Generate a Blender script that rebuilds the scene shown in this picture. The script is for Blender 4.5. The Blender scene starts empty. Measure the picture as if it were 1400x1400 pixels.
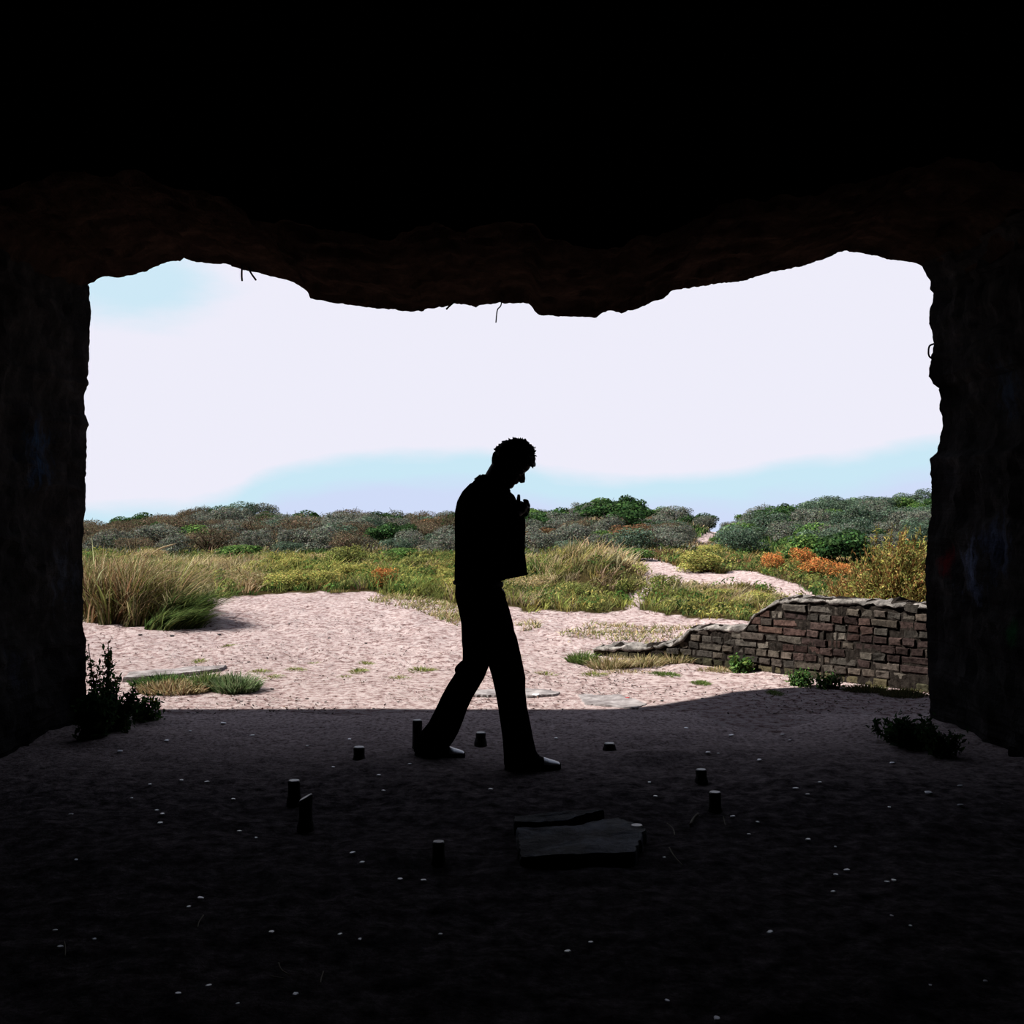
import bpy, math, random
import numpy as np
from mathutils import Matrix, Vector

R = np.random.default_rng(7)
random.seed(7)
SC = bpy.context.scene
COL = SC.collection

# ------------------------------------------------------------------ camera model of the photograph
F = 1580.0          # focal length in photo pixels (1400 px frame)
HZ = 690.0          # row of the horizon
CH = 1.4            # camera height


def at(px, py, D):
    """photo pixel at distance D -> world point"""
    return np.array([(px - 700.0) * D / F, D, CH - (py - HZ) * D / F])


def gp(px, py, z=0.0):
    """photo pixel -> point of the level z"""
    D = (CH - z) * F / (py - HZ)
    return np.array([(px - 700.0) * D / F, D, z])


def lin(c):
    c = np.asarray(c, float) / 255.0
    return np.where(c <= 0.04045, c / 12.92, ((c + 0.055) / 1.055) ** 2.4)


# ------------------------------------------------------------------ numpy value noise
def _h(i, j, k, seed):
    n = (i * 374761393 + j * 668265263 + k * 2147483647 + seed * 974711) & 0xFFFFFFFF
    n = ((n ^ (n >> 13)) * 1274126177) & 0xFFFFFFFF
    n = n ^ (n >> 16)
    return (n & 0xFFFF) / 65535.0


def vnoise(p, seed=0):
    p = np.asarray(p, float)
    i = np.floor(p).astype(np.int64)
    f = p - i
    f = f * f * (3 - 2 * f)
    r = 0
    for dx in (0, 1):
        wx = f[..., 0] if dx else 1 - f[..., 0]
        for dy in (0, 1):
            wy = f[..., 1] if dy else 1 - f[..., 1]
            for dz in (0, 1):
                wz = f[..., 2] if dz else 1 - f[..., 2]
                r = r + wx * wy * wz * _h(i[..., 0] + dx, i[..., 1] + dy, i[..., 2] + dz, seed)
    return r * 2 - 1


def fbm(p, octaves=4, seed=0, gain=0.5):
    p = np.asarray(p, float)
    a, r = 1.0, 0
    for o in range(octaves):
        r = r + a * vnoise(p * 2 ** o, seed + o)
        a *= gain
    return r


def sst(a, b, x):
    t = np.clip((np.asarray(x, float) - a) / (b - a), 0, 1)
    return t * t * (3 - 2 * t)


def inpoly(px, py, poly):
    px = np.asarray(px); py = np.asarray(py)
    c = np.zeros(px.shape, bool)
    n = len(poly)
    for a in range(n):
        x1, y1 = poly[a]; x2, y2 = poly[(a + 1) % n]
        if y1 == y2:
            continue
        cond = ((y1 > py) != (y2 > py)) & (px < (x2 - x1) * (py - y1) / (y2 - y1) + x1)
        c ^= cond
    return c


# ------------------------------------------------------------------ mesh helpers
def make_mesh(name, verts, faces, cols=None, mats=(), midx=None, smooth=False):
    """faces: list of int arrays (n,3) / (n,4)"""
    verts = np.asarray(verts, np.float32).reshape(-1, 3)
    faces = [np.asarray(f, np.int32) for f in faces if len(f)]
    me = bpy.data.meshes.new(name)
    me.vertices.add(len(verts))
    me.vertices.foreach_set('co', verts.ravel())
    loops = np.concatenate([f.ravel() for f in faces])
    tot = np.concatenate([np.full(len(f), f.shape[1], np.int32) for f in faces])
    start = np.concatenate([[0], np.cumsum(tot)[:-1]]).astype(np.int32)
    me.loops.add(len(loops))
    me.loops.foreach_set('vertex_index', loops)
    me.polygons.add(len(tot))
    me.polygons.foreach_set('loop_start', start)
    me.polygons.foreach_set('loop_total', tot)
    if midx is not None:
        me.polygons.foreach_set('material_index', np.asarray(midx, np.int32))
    me.polygons.foreach_set('use_smooth', np.full(len(tot), bool(smooth)))
    for m in mats:
        me.materials.append(m)
    if cols is not None:
        a = me.color_attributes.new('Col', 'FLOAT_COLOR', 'POINT')
        c = np.ones((len(verts), 4), np.float32)
        c[:, :3] = np.asarray(cols, np.float32)
        a.data.foreach_set('color', c.ravel())
    me.update(calc_edges=True)
    me.validate()
    return me


def link(name, me, parent=None, loc=None, rotz=0.0):
    o = bpy.data.objects.new(name, me)
    COL.objects.link(o)
    if loc is not None:
        o.location = [float(v) for v in loc]
    o.rotation_euler[2] = rotz
    if parent is not None:
        o.parent = parent
    return o


def tag(o, label=None, cat=None, group=None, kind=None):
    if label: o['label'] = label
    if cat: o['category'] = cat
    if group: o['group'] = group
    if kind: o['kind'] = kind
    return o


class MB:
    """collects verts / faces / colours of one mesh"""

    def __init__(s):
        s.v, s.q, s.t, s.c, s.n = [], [], [], [], 0

    def add(s, v, q=None, t=None, c=None):
        v = np.asarray(v, float).reshape(-1, 3)
        if q is not None and len(q): s.q.append(np.asarray(q) + s.n)
        if t is not None and len(t): s.t.append(np.asarray(t) + s.n)
        s.v.append(v)
        s.c.append(np.broadcast_to(np.asarray(c if c is not None else (1, 1, 1), float), v.shape))
        s.n += len(v)

    def mesh(s, name, mats, smooth=False, colours=True):
        fs = []
        if s.q: fs.append(np.concatenate(s.q))
        if s.t: fs.append(np.concatenate(s.t))
        return make_mesh(name, np.concatenate(s.v), fs, np.concatenate(s.c) if colours else None, mats, None, smooth)


def rings(sections, cap=True):
    """sections: list of (n,3) arrays, closed loops -> verts, quads, tris"""
    n = len(sections[0]); m = len(sections)
    v = np.concatenate(sections)
    q = []
    for i in range(m - 1):
        a = i * n + np.arange(n); b = i * n + (np.arange(n) + 1) % n
        q.append(np.stack([a, b, b + n, a + n], 1))
    q = np.concatenate(q)
    t = np.zeros((0, 3), int)
    if cap:
        c0 = sections[0].mean(0); c1 = sections[-1].mean(0)
        k = len(v)
        v = np.concatenate([v, [c0, c1]])
        a = np.arange(n); b = (a + 1) % n
        t = np.concatenate([np.stack([b, a, np.full(n, k)], 1),
                            np.stack([(m - 1) * n + a, (m - 1) * n + b, np.full(n, k + 1)], 1)])
    return v, q, t


def tube(path, radii, n=10, squash=None):
    path = np.asarray(path, float); m = len(path)
    radii = np.broadcast_to(np.asarray(radii, float), (m,))
    tan = np.gradient(path, axis=0)
    tan /= np.linalg.norm(tan, axis=1)[:, None] + 1e-9
    ref = np.array([0, 1, 0]) if abs(tan[0][1]) < 0.9 else np.array([1, 0, 0])
    secs = []
    for i in range(m):
        u = np.cross(tan[i], ref); u /= np.linalg.norm(u) + 1e-9
        w = np.cross(tan[i], u)
        ref = -w if np.dot(-w, ref) > 0 else w
        w = ref
        u = np.cross(w, tan[i]); u /= np.linalg.norm(u) + 1e-9
        a = np.linspace(0, 2 * math.pi, n, endpoint=False)[:, None]
        ru, rw = radii[i], radii[i] * (squash if squash else 1)
        secs.append(path[i] + u * np.cos(a) * ru + w * np.sin(a) * rw)
    return rings(secs)


def ball(c, r, n=14, m=9):
    c = np.asarray(c, float); r = np.broadcast_to(np.asarray(r, float), (3,))
    secs = []
    for i in range(m):
        ph = -math.pi / 2 + math.pi * (i + 0.5) / m
        a = np.linspace(0, 2 * math.pi, n, endpoint=False)
        secs.append(c + np.stack([np.cos(a) * math.cos(ph), np.sin(a) * math.cos(ph), np.full(n, math.sin(ph))], 1) * r)
    return rings(secs)


def smooth_path(pts, k=6):
    """Catmull-Rom through pts"""
    p = np.asarray(pts, float)
    P = np.concatenate([[2 * p[0] - p[1]], p, [2 * p[-1] - p[-2]]])
    out = []
    for i in range(1, len(P) - 2):
        for t in np.linspace(0, 1, k, endpoint=False):
            a, b, c, d = P[i - 1], P[i], P[i + 1], P[i + 2]
            out.append(0.5 * ((2 * b) + (-a + c) * t + (2 * a - 5 * b + 4 * c - d) * t * t + (-a + 3 * b - 3 * c + d) * t ** 3))
    out.append(p[-1])
    return np.array(out)


# ------------------------------------------------------------------ materials
def mat(name):
    m = bpy.data.materials.new(name)
    m.use_nodes = True
    nt = m.node_tree
    for n in list(nt.nodes):
        nt.nodes.remove(n)
    out = nt.nodes.new('ShaderNodeOutputMaterial')
    return m, nt, out


def N(nt, typ, **kw):
    n = nt.nodes.new(typ)
    for k, v in kw.items():
        if k.startswith('i_'):
            n.inputs[k[2:].replace('_', ' ')].default_value = v
        else:
            setattr(n, k, v)
    return n


def ramp(nt, fac, stops):
    r = nt.nodes.new('ShaderNodeValToRGB')
    el = r.color_ramp.elements
    while len(el) < len(stops):
        el.new(0.5)
    for e, (p, c) in zip(el, stops):
        e.position = p
        e.color = (*c, 1)
    nt.links.new(fac, r.inputs['Fac'])
    return r.outputs['Color']


def noisy(name, stops, scale=6.0, rough=0.9, bump=0.3, bscale=None, detail=8, spec=0.2, dist=0.02):
    """principled surface, colour ramp over fractal noise, bump"""
    m, nt, out = mat(name)
    tc = N(nt, 'ShaderNodeTexCoord')
    no = N(nt, 'ShaderNodeTexNoise', i_Scale=scale, i_Detail=detail, i_Roughness=0.65)
    nt.links.new(tc.outputs['Object'], no.inputs['Vector'])
    b = N(nt, 'ShaderNodeBsdfPrincipled')
    b.inputs['Roughness'].default_value = rough
    b.inputs['Specular IOR Level'].default_value = spec
    nt.links.new(ramp(nt, no.outputs['Fac'], stops), b.inputs['Base Color'])
    n2 = N(nt, 'ShaderNodeTexNoise', i_Scale=bscale or scale * 4, i_Detail=6, i_Roughness=0.7)
    nt.links.new(tc.outputs['Object'], n2.inputs['Vector'])
    bp = N(nt, 'ShaderNodeBump', i_Strength=bump, i_Distance=dist)
    nt.links.new(n2.outputs['Fac'], bp.inputs['Height'])
    nt.links.new(bp.outputs['Normal'], b.inputs['Normal'])
    nt.links.new(b.outputs['BSDF'], out.inputs['Surface'])
    return m


def g3(v, t=(1, 1, 1)):
    return tuple(v * k for k in t)


# leaves and blades carry their own colour per leaf / blade
def leaf_material(name, trans=0.3, vary=0.12):
    m, nt, out = mat(name)
    at_ = N(nt, 'ShaderNodeAttribute', attribute_name='Col')
    oi = N(nt, 'ShaderNodeObjectInfo')
    hs = N(nt, 'ShaderNodeHueSaturation')
    mr = N(nt, 'ShaderNodeMapRange')
    mr.inputs['To Min'].default_value = 1 - vary; mr.inputs['To Max'].default_value = 1 + vary
    nt.links.new(oi.outputs['Random'], mr.inputs['Value'])
    nt.links.new(mr.outputs['Result'], hs.inputs['Value'])
    nt.links.new(at_.outputs['Color'], hs.inputs['Color'])
    d = N(nt, 'ShaderNodeBsdfDiffuse'); t = N(nt, 'ShaderNodeBsdfTranslucent')
    mx = N(nt, 'ShaderNodeMixShader'); mx.inputs['Fac'].default_value = trans
    nt.links.new(hs.outputs['Color'], d.inputs['Color']); nt.links.new(hs.outputs['Color'], t.inputs['Color'])
    nt.links.new(d.outputs['BSDF'], mx.inputs[1]); nt.links.new(t.outputs['BSDF'], mx.inputs[2])
    nt.links.new(mx.outputs['Shader'], out.inputs['Surface'])
    return m


LEAF = leaf_material('leaf')
BLADE = leaf_material('grass blade', 0.3, 0.08)

# sand: pinkish pale, darker specks, humus where plants root (attribute Col.r)
SAND_K = 0.78


def sand_material():
    m, nt, out = mat('pale dune sand')
    tc = N(nt, 'ShaderNodeTexCoord')
    n1 = N(nt, 'ShaderNodeTexNoise', i_Scale=1.2, i_Detail=6, i_Roughness=0.6)
    n2 = N(nt, 'ShaderNodeTexNoise', i_Scale=15.0, i_Detail=9, i_Roughness=0.78)
    n3 = N(nt, 'ShaderNodeTexVoronoi', i_Scale=26.0)
    for n in (n1, n2, n3):
        nt.links.new(tc.outputs['Object'], n.inputs['Vector'])
    s = lin((226, 210, 208)) * SAND_K
    base = ramp(nt, n1.outputs['Fac'], [(0.3, tuple(s * (0.86, 0.84, 0.84))), (0.7, tuple(s * 1.04))])
    speck = ramp(nt, n2.outputs['Fac'], [(0.37, (0.14, 0.09, 0.085)), (0.455, (0.62, 0.51, 0.50)), (0.54, (1, 1, 1))])
    mx = N(nt, 'ShaderNodeMix', data_type='RGBA', blend_type='MULTIPLY'); mx.inputs['Factor'].default_value = 0.95
    nt.links.new(base, mx.inputs['A']); nt.links.new(speck, mx.inputs['B'])
    a = N(nt, 'ShaderNodeAttribute', attribute_name='Col')
    sep = N(nt, 'ShaderNodeSeparateColor')
    nt.links.new(a.outputs['Color'], sep.inputs['Color'])
    m2 = N(nt, 'ShaderNodeMix', data_type='RGBA')
    nt.links.new(sep.outputs['Red'], m2.inputs['Factor'])
    nt.links.new(mx.outputs['Result'], m2.inputs['A'])
    hum = ramp(nt, n2.outputs['Fac'], [(0.35, tuple(lin((70, 62, 40)) * 0.4)), (0.65, tuple(lin((120, 108, 70)) * 0.4))])
    nt.links.new(hum, m2.inputs['B'])
    b = N(nt, 'ShaderNodeBsdfDiffuse'); b.inputs['Roughness'].default_value = 0.6
    nt.links.new(m2.outputs['Result'], b.inputs['Color'])
    bp = N(nt, 'ShaderNodeBump', i_Strength=1.0, i_Distance=0.05)
    nt.links.new(n2.outputs['Fac'], bp.inputs['Height'])
    nt.links.new(bp.outputs['Normal'], b.inputs['Normal'])
    nt.links.new(b.outputs['BSDF'], out.inputs['Surface'])
    return m


SAND = sand_material()
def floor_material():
    """earth darkened for shade; Col.r = daylight falloff painted in sand tones, broken by noise"""
    m, nt, out = mat('shade-darkened bunker earth')
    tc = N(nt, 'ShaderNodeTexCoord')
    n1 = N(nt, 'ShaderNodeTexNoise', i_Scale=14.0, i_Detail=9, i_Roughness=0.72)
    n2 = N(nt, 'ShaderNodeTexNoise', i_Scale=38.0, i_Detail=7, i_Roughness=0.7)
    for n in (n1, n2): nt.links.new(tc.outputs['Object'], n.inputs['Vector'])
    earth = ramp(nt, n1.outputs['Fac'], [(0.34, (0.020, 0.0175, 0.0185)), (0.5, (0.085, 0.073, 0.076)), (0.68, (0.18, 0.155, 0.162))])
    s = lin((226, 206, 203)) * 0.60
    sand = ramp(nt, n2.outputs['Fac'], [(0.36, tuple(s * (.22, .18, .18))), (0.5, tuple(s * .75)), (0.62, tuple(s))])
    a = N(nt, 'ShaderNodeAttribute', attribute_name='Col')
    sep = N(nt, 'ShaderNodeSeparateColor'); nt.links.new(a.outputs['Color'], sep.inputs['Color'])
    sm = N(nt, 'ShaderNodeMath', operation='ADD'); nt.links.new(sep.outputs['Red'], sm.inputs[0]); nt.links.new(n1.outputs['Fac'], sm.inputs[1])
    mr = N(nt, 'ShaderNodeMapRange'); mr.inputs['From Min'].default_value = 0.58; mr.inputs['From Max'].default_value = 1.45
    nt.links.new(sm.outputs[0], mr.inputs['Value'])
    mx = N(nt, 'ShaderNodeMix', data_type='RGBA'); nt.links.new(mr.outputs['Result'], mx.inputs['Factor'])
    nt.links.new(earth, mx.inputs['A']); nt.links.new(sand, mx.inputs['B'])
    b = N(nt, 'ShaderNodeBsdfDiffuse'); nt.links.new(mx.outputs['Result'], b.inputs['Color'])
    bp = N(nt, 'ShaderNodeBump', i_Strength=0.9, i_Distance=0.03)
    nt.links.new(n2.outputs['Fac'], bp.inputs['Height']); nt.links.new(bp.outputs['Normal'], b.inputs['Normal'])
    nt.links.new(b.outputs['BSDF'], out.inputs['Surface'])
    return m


SHADED_EARTH = floor_material()


def concrete_material(name, base, blobs=()):
    """dark weathered concrete with form-board streaks; blobs = faded paint scrawls (pos, radius, colour)"""
    m, nt, out = mat(name)
    tc = N(nt, 'ShaderNodeTexCoord')
    no = N(nt, 'ShaderNodeTexNoise', i_Scale=5.0, i_Detail=10, i_Roughness=0.7)
    nt.links.new(tc.outputs['Object'], no.inputs['Vector'])
    col = ramp(nt, no.outputs['Fac'], [(0.3, tuple(np.array(base) * 0.35)), (0.52, tuple(base)), (0.75, tuple(np.array(base) * 2.2))])
    mp = N(nt, 'ShaderNodeMapping'); mp.inputs['Scale'].default_value = (13, 13, 7)
    nt.links.new(tc.outputs['Object'], mp.inputs['Vector'])
    ns = N(nt, 'ShaderNodeTexNoise', i_Scale=1.0, i_Detail=8, i_Roughness=0.72)
    nt.links.new(mp.outputs['Vector'], ns.inputs['Vector'])
    for pos, rad, c in blobs:
        d = N(nt, 'ShaderNodeVectorMath', operation='DISTANCE')
        nt.links.new(tc.outputs['Object'], d.inputs[0]); d.inputs[1].default_value = [float(k) for k in pos]
        q = N(nt, 'ShaderNodeMath', operation='DIVIDE'); q.inputs[1].default_value = rad * 2.4
        nt.links.new(d.outputs['Value'], q.inputs[0])
        s = N(nt, 'ShaderNodeMath', operation='SUBTRACT')
        nt.links.new(ns.outputs['Fac'], s.inputs[0]); nt.links.new(q.outputs[0], s.inputs[1])
        mr = N(nt, 'ShaderNodeMapRange'); mr.inputs['From Min'].default_value = 0.22; mr.inputs['From Max'].default_value = 0.46; mr.inputs['To Max'].default_value = 0.75
        nt.links.new(s.outputs[0], mr.inputs['Value'])
        mx = N(nt, 'ShaderNodeMix', data_type='RGBA')
        nt.links.new(mr.outputs['Result'], mx.inputs['Factor']); nt.links.new(col, mx.inputs['A'])
        mx.inputs['B'].default_value = (*c, 1)
        col = mx.outputs['Result']
    b = N(nt, 'ShaderNodeBsdfDiffuse')
    nt.links.new(col, b.inputs['Color'])
    n2 = N(nt, 'ShaderNodeTexNoise', i_Scale=22.0, i_Detail=8, i_Roughness=0.7)
    nt.links.new(tc.outputs['Object'], n2.inputs['Vector'])
    bp = N(nt, 'ShaderNodeBump', i_Strength=0.9, i_Distance=0.04)
    nt.links.new(n2.outputs['Fac'], bp.inputs['Height']); nt.links.new(bp.outputs['Normal'], b.inputs['Normal'])
    nt.links.new(b.outputs['BSDF'], out.inputs['Surface'])
    return m


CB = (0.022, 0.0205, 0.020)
C_CEIL = concrete_material('dark brown roof concrete', (0.026, 0.0165, 0.0125))  # dark brown base colour, mottled by noise
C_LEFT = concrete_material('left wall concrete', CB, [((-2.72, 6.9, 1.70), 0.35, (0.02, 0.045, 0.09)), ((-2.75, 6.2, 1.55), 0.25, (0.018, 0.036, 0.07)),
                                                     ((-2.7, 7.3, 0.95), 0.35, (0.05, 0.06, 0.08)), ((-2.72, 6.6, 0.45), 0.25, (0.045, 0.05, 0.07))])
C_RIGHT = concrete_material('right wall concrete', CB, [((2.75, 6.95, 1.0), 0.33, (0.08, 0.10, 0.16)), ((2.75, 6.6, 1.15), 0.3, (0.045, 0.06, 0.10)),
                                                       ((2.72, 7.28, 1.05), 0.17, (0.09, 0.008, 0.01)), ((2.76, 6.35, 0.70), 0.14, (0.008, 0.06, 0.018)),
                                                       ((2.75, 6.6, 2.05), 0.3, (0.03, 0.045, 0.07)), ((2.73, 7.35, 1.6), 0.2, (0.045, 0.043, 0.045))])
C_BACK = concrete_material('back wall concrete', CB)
PALE_C = noisy('worn pale concrete', [(0.35, (0.10, 0.085, 0.085)), (0.65, (0.27, 0.25, 0.25))], scale=9, bump=0.5, spec=0.1)
IRON = noisy('rusted iron', [(0.3, (0.006, 0.005, 0.005)), (0.7, (0.016, 0.011, 0.009))], scale=30, rough=0.8, bump=0.5, spec=0.1)
IRON_SKYLIT = noisy('skylit iron face', [(0.3, (0.06, 0.065, 0.075)), (0.7, (0.16, 0.17, 0.19))], scale=25, rough=0.36, bump=0.25, spec=0.7)  # stud tops coloured paler than the shafts for the skylight they catch
SLABM = noisy('grey plinth concrete', [(0.44, (0.008, 0.009, 0.011)), (0.53, (0.036, 0.042, 0.056)), (0.68, (0.10, 0.115, 0.15))], scale=6, rough=0.8, bump=0.7, spec=0.12)
CHIP = noisy('white stone chip', [(0.3, (0.55, 0.56, 0.60)), (0.7, (0.8, 0.8, 0.84))], scale=20, rough=0.28, bump=0.1, spec=0.7)
DARKSTONE = noisy('dark stone', [(0.3, (0.012, 0.011, 0.011)), (0.7, (0.035, 0.03, 0.03))], scale=20, bump=0.4)
REDBIT = noisy('red plastic', [(0.3, (0.22, 0.012, 0.012)), (0.7, (0.30, 0.02, 0.02))], scale=8, rough=0.5, bump=0.1)
STRAWM = noisy('dry straw', [(0.3, (0.16, 0.14, 0.10)), (0.7, (0.28, 0.25, 0.19))], scale=20, bump=0.1)
def brick_material():
    m, nt, out = mat('weathered brick')
    a = N(nt, 'ShaderNodeAttribute', attribute_name='Col')
    tc = N(nt, 'ShaderNodeTexCoord')
    no = N(nt, 'ShaderNodeTexNoise', i_Scale=26.0, i_Detail=8, i_Roughness=0.75); nt.links.new(tc.outputs['Object'], no.inputs['Vector'])
    g = ramp(nt, no.outputs['Fac'], [(0.34, (.22, .21, .2)), (0.5, (.9, .88, .86)), (0.68, (1.7, 1.66, 1.6))])
    mx = N(nt, 'ShaderNodeMix', data_type='RGBA', blend_type='MULTIPLY'); mx.inputs['Factor'].default_value = .9
    nt.links.new(a.outputs['Color'], mx.inputs['A']); nt.links.new(g, mx.inputs['B'])
    b = N(nt, 'ShaderNodeBsdfDiffuse'); nt.links.new(mx.outputs['Result'], b.inputs['Color'])
    bp = N(nt, 'ShaderNodeBump', i_Strength=.9, i_Distance=.02); nt.links.new(no.outputs['Fac'], bp.inputs['Height']); nt.links.new(bp.outputs['Normal'], b.inputs['Normal'])
    nt.links.new(b.outputs['BSDF'], out.inputs['Surface'])
    return m


BRICKM = brick_material()
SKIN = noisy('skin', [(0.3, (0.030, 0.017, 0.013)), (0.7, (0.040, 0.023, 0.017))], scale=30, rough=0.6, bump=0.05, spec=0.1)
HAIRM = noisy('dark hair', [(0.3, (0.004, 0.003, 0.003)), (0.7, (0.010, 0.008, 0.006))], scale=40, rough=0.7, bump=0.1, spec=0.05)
JACKETM = noisy('black jacket cloth', [(0.3, (0.0016, 0.0015, 0.0017)), (0.7, (0.003, 0.003, 0.0032))], scale=60, rough=0.95, bump=0.2, spec=0.0)
TROUSERM = noisy('black denim', [(0.3, (0.0018, 0.0019, 0.0026)), (0.7, (0.0034, 0.0035, 0.0048))], scale=90, rough=0.95, bump=0.2, spec=0.0)
SHOEM = noisy('black canvas', [(0.3, (0.002, 0.002, 0.003)), (0.7, (0.005, 0.005, 0.006))], scale=60, rough=0.9, bump=0.2, spec=0.02)
RUBBER = noisy('white rubber', [(0.3, (0.6, 0.62, 0.68)), (0.7, (0.75, 0.77, 0.82))], scale=10, rough=0.25, bump=0.03, spec=0.6)
DARKRUB = noisy('dark rubber', [(0.3, (0.004, 0.004, 0.005)), (0.7, (0.008, 0.008, 0.009))], scale=10, rough=0.8, bump=0.05, spec=0.02)
EYEM = noisy('eye white', [(0.3, (0.25, 0.25, 0.25)), (0.7, (0.3, 0.3, 0.3))], scale=5, rough=0.3, bump=0.0)
BUCKLE = noisy('belt metal', [(0.3, (0.05, 0.05, 0.06)), (0.7, (0.09, 0.09, 0.1))], scale=10, rough=0.4, bump=0.0)

# ------------------------------------------------------------------ terrain
SKY_X = [-400, 60, 120, 160, 200, 250, 310, 350, 400, 450, 500, 560, 620, 660, 720, 770, 800, 840, 880, 920, 955, 985, 1010, 1050, 1090, 1160, 1210, 1260, 1320, 1800]
SKY_Y = [712, 722, 716, 710, 704, 697, 688, 691, 697, 699, 698, 702, 700, 694, 692, 692, 685, 683, 688, 694, 699, 708, 703, 690, 684, 676, 677, 672, 672, 690]
DC = 42.0


def tz(x, D):
    x = np.asarray(x, float); D = np.asarray(D, float)
    px = 700 + F * x / D
    top = np.interp(px, SKY_X, SKY_Y)
    zc = CH + (HZ - top) / F * DC - 0.62
    rise = np.interp(px, [-200, 300, 560, 720, 1000, 1500], [0.2, 0.165, 0.15, 0.04, 0.0, 0.02])
    z = rise * sst(11.5, 16, D)
    z = z + (0.36 - rise) * sst(15.5, 22.5, D)
    z = z + (zc - 0.36) * sst(22.0, DC, D) ** 0.9
    z = z - 1.6 * sst(DC + 1, 70, D)
    mx = 1.25
    z = z + 0.36 * np.exp(-(((x - mx) / 0.85) ** 2 + ((D - 18.8) / 1.3) ** 2) ** 1.3)
    p = np.stack([x, D, np.zeros_like(x)], -1)
    z = z + 0.012 * fbm(p * 1.1, 3, 3) * sst(7.0, 9.5, D)
    z = z + 0.10 * fbm(p * 0.35, 3, 9) * sst(18, 30, D)
    # footprints in the sand
    z = z + (0.026 * vnoise(p * 3.3, 21) + 0.013 * vnoise(p * 8.5, 22)) * sst(8.5, 11, D) * (1 - sst(15, 18, D))
    return z


SAND_EDGE_X = [-300, 60, 113, 230, 300, 360, 420, 520, 560, 630, 700, 760, 870, 960, 1030, 1400, 1800]
SAND_EDGE_Y = [850, 850, 848, 832, 817, 812, 809, 812, 820, 826, 832, 838, 836, 845, 850, 850, 850]
PATH_A = [(866, 764), (890, 762), (925, 774), (960, 785), (1010, 780), (1050, 787), (1090, 799), (1130, 822), (1085, 822), (1045, 803), (1000, 799),
          (960, 801), (930, 799), (900, 803), (882, 815), (875, 836), (860, 836), (864, 812), (884, 796), (878, 780)]
PATH_B = [(950, 742), (962, 731), (975, 726), (990, 724), (992, 730), (975, 736), (962, 744)]
TONGUE = [(490, 827), (560, 824), (640, 833), (745, 853), (720, 858), (640, 855), (560, 838)]
DRYPATCH = [(765, 868), (800, 856), (870, 852), (950, 856), (990, 866), (930, 878), (820, 884), (775, 880)]


def veg(x, D):
    """1 where plants cover the sand"""
    px = 700 + F * x / D
    py = HZ + (CH - tz(x, D)) * F / D
    wob = 4.0 * fbm(np.stack([px / 22, py / 9, px * 0], -1), 2, 31)
    e = np.interp(px, SAND_EDGE_X, SAND_EDGE_Y)
    v = (py + wob * 0.7 < e) & (D > 12.5)
    v &= ~inpoly(px + wob, py + wob * 0.6, PATH_A)
    v &= ~inpoly(px, py, PATH_B)
    return v


def build_ground():
    Ds = np.concatenate([np.arange(7.2, 12, 0.05), np.arange(12, 19, 0.07), np.arange(19, 28, 0.12), np.arange(28, 46, 0.35), np.linspace(46, 110, 20)])
    us = np.linspace(-0.95, 0.95, 520)
    D, U = np.meshgrid(Ds, us, indexing='ij')
    X = U * D
    Z = tz(X, D)
    Z = np.where(D < 7.7, Z - 0.02 * (7.7 - D) / 0.5, Z)
    v = np.stack([X, D, Z], -1).reshape(-1, 3)
    n, m = D.shape
    idx = np.arange(n * m).reshape(n, m)
    q = np.stack([idx[:-1, :-1], idx[:-1, 1:], idx[1:, 1:], idx[1:, :-1]], -1).reshape(-1, 4)
    w = veg(X, D).astype(float).reshape(-1)
    cols = np.stack([w, w, w], 1)
    o = link('ground', make_mesh('ground', v, [q], cols, [SAND], None, True))
    tag(o, 'pale pink sandy ground rising into the dunes outside the opening', 'ground', kind='structure')


build_ground()


def fz(x, y):
    """height of the bunker floor"""
    x = np.asarray(x, float); y = np.asarray(y, float)
    p = np.stack([x, y, x * 0], -1)
    z = 0.022 * fbm(p * 1.3, 4, 5) + 0.007 * fbm(p * 9, 2, 8)
    z = z + 0.045 * np.exp(-(((x - 0.75) / 0.35) ** 2 + ((y - 6.35) / 0.16) ** 2))     # low ridge behind the walker
    near = np.exp(-((x - 0.02) ** 2 / 0.30 + (y - 6.2) ** 2 / 0.12))
    return z * (1 - 0.85 * near) * (1 - sst(7.4, 8.0, y) * 0.7)


def build_floor():
    xs = np.linspace(-5.6, 5.6, 330)
    ys = np.concatenate([np.linspace(-6.6, 2.5, 40), np.linspace(2.5, 8.0, 260)[1:]])
    Y, X = np.meshgrid(ys, xs, indexing='ij')
    # ragged outer edge sinks under the sand
    edge = 7.75 + 0.12 * fbm(np.stack([X * 1.2, X * 0, X * 0], -1), 3, 17)
    Z = fz(X, Y) + 0.006
    Z = np.where(Y > edge, Z - 0.25 * (Y - edge) - 0.02, Z)
    v = np.stack([X, Y, Z], -1).reshape(-1, 3)
    n, m = X.shape
    idx = np.arange(n * m).reshape(n, m)
    q = np.stack([idx[:-1, :-1], idx[:-1, 1:], idx[1:, 1:], idx[1:, :-1]], -1).reshape(-1, 4)
    falloff = sst(4.9, 7.8, Y).reshape(-1)  # painted daylight falloff: floor colour pales towards the opening
    o = link('floor', make_mesh('floor', v, [q], np.stack([falloff, falloff, falloff], 1), [SHADED_EARTH], None, True))
    tag(o, 'earth floor of the bunker with shade painted in away from the opening, littered with stone chips', 'floor', kind='structure')


build_floor()

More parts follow.
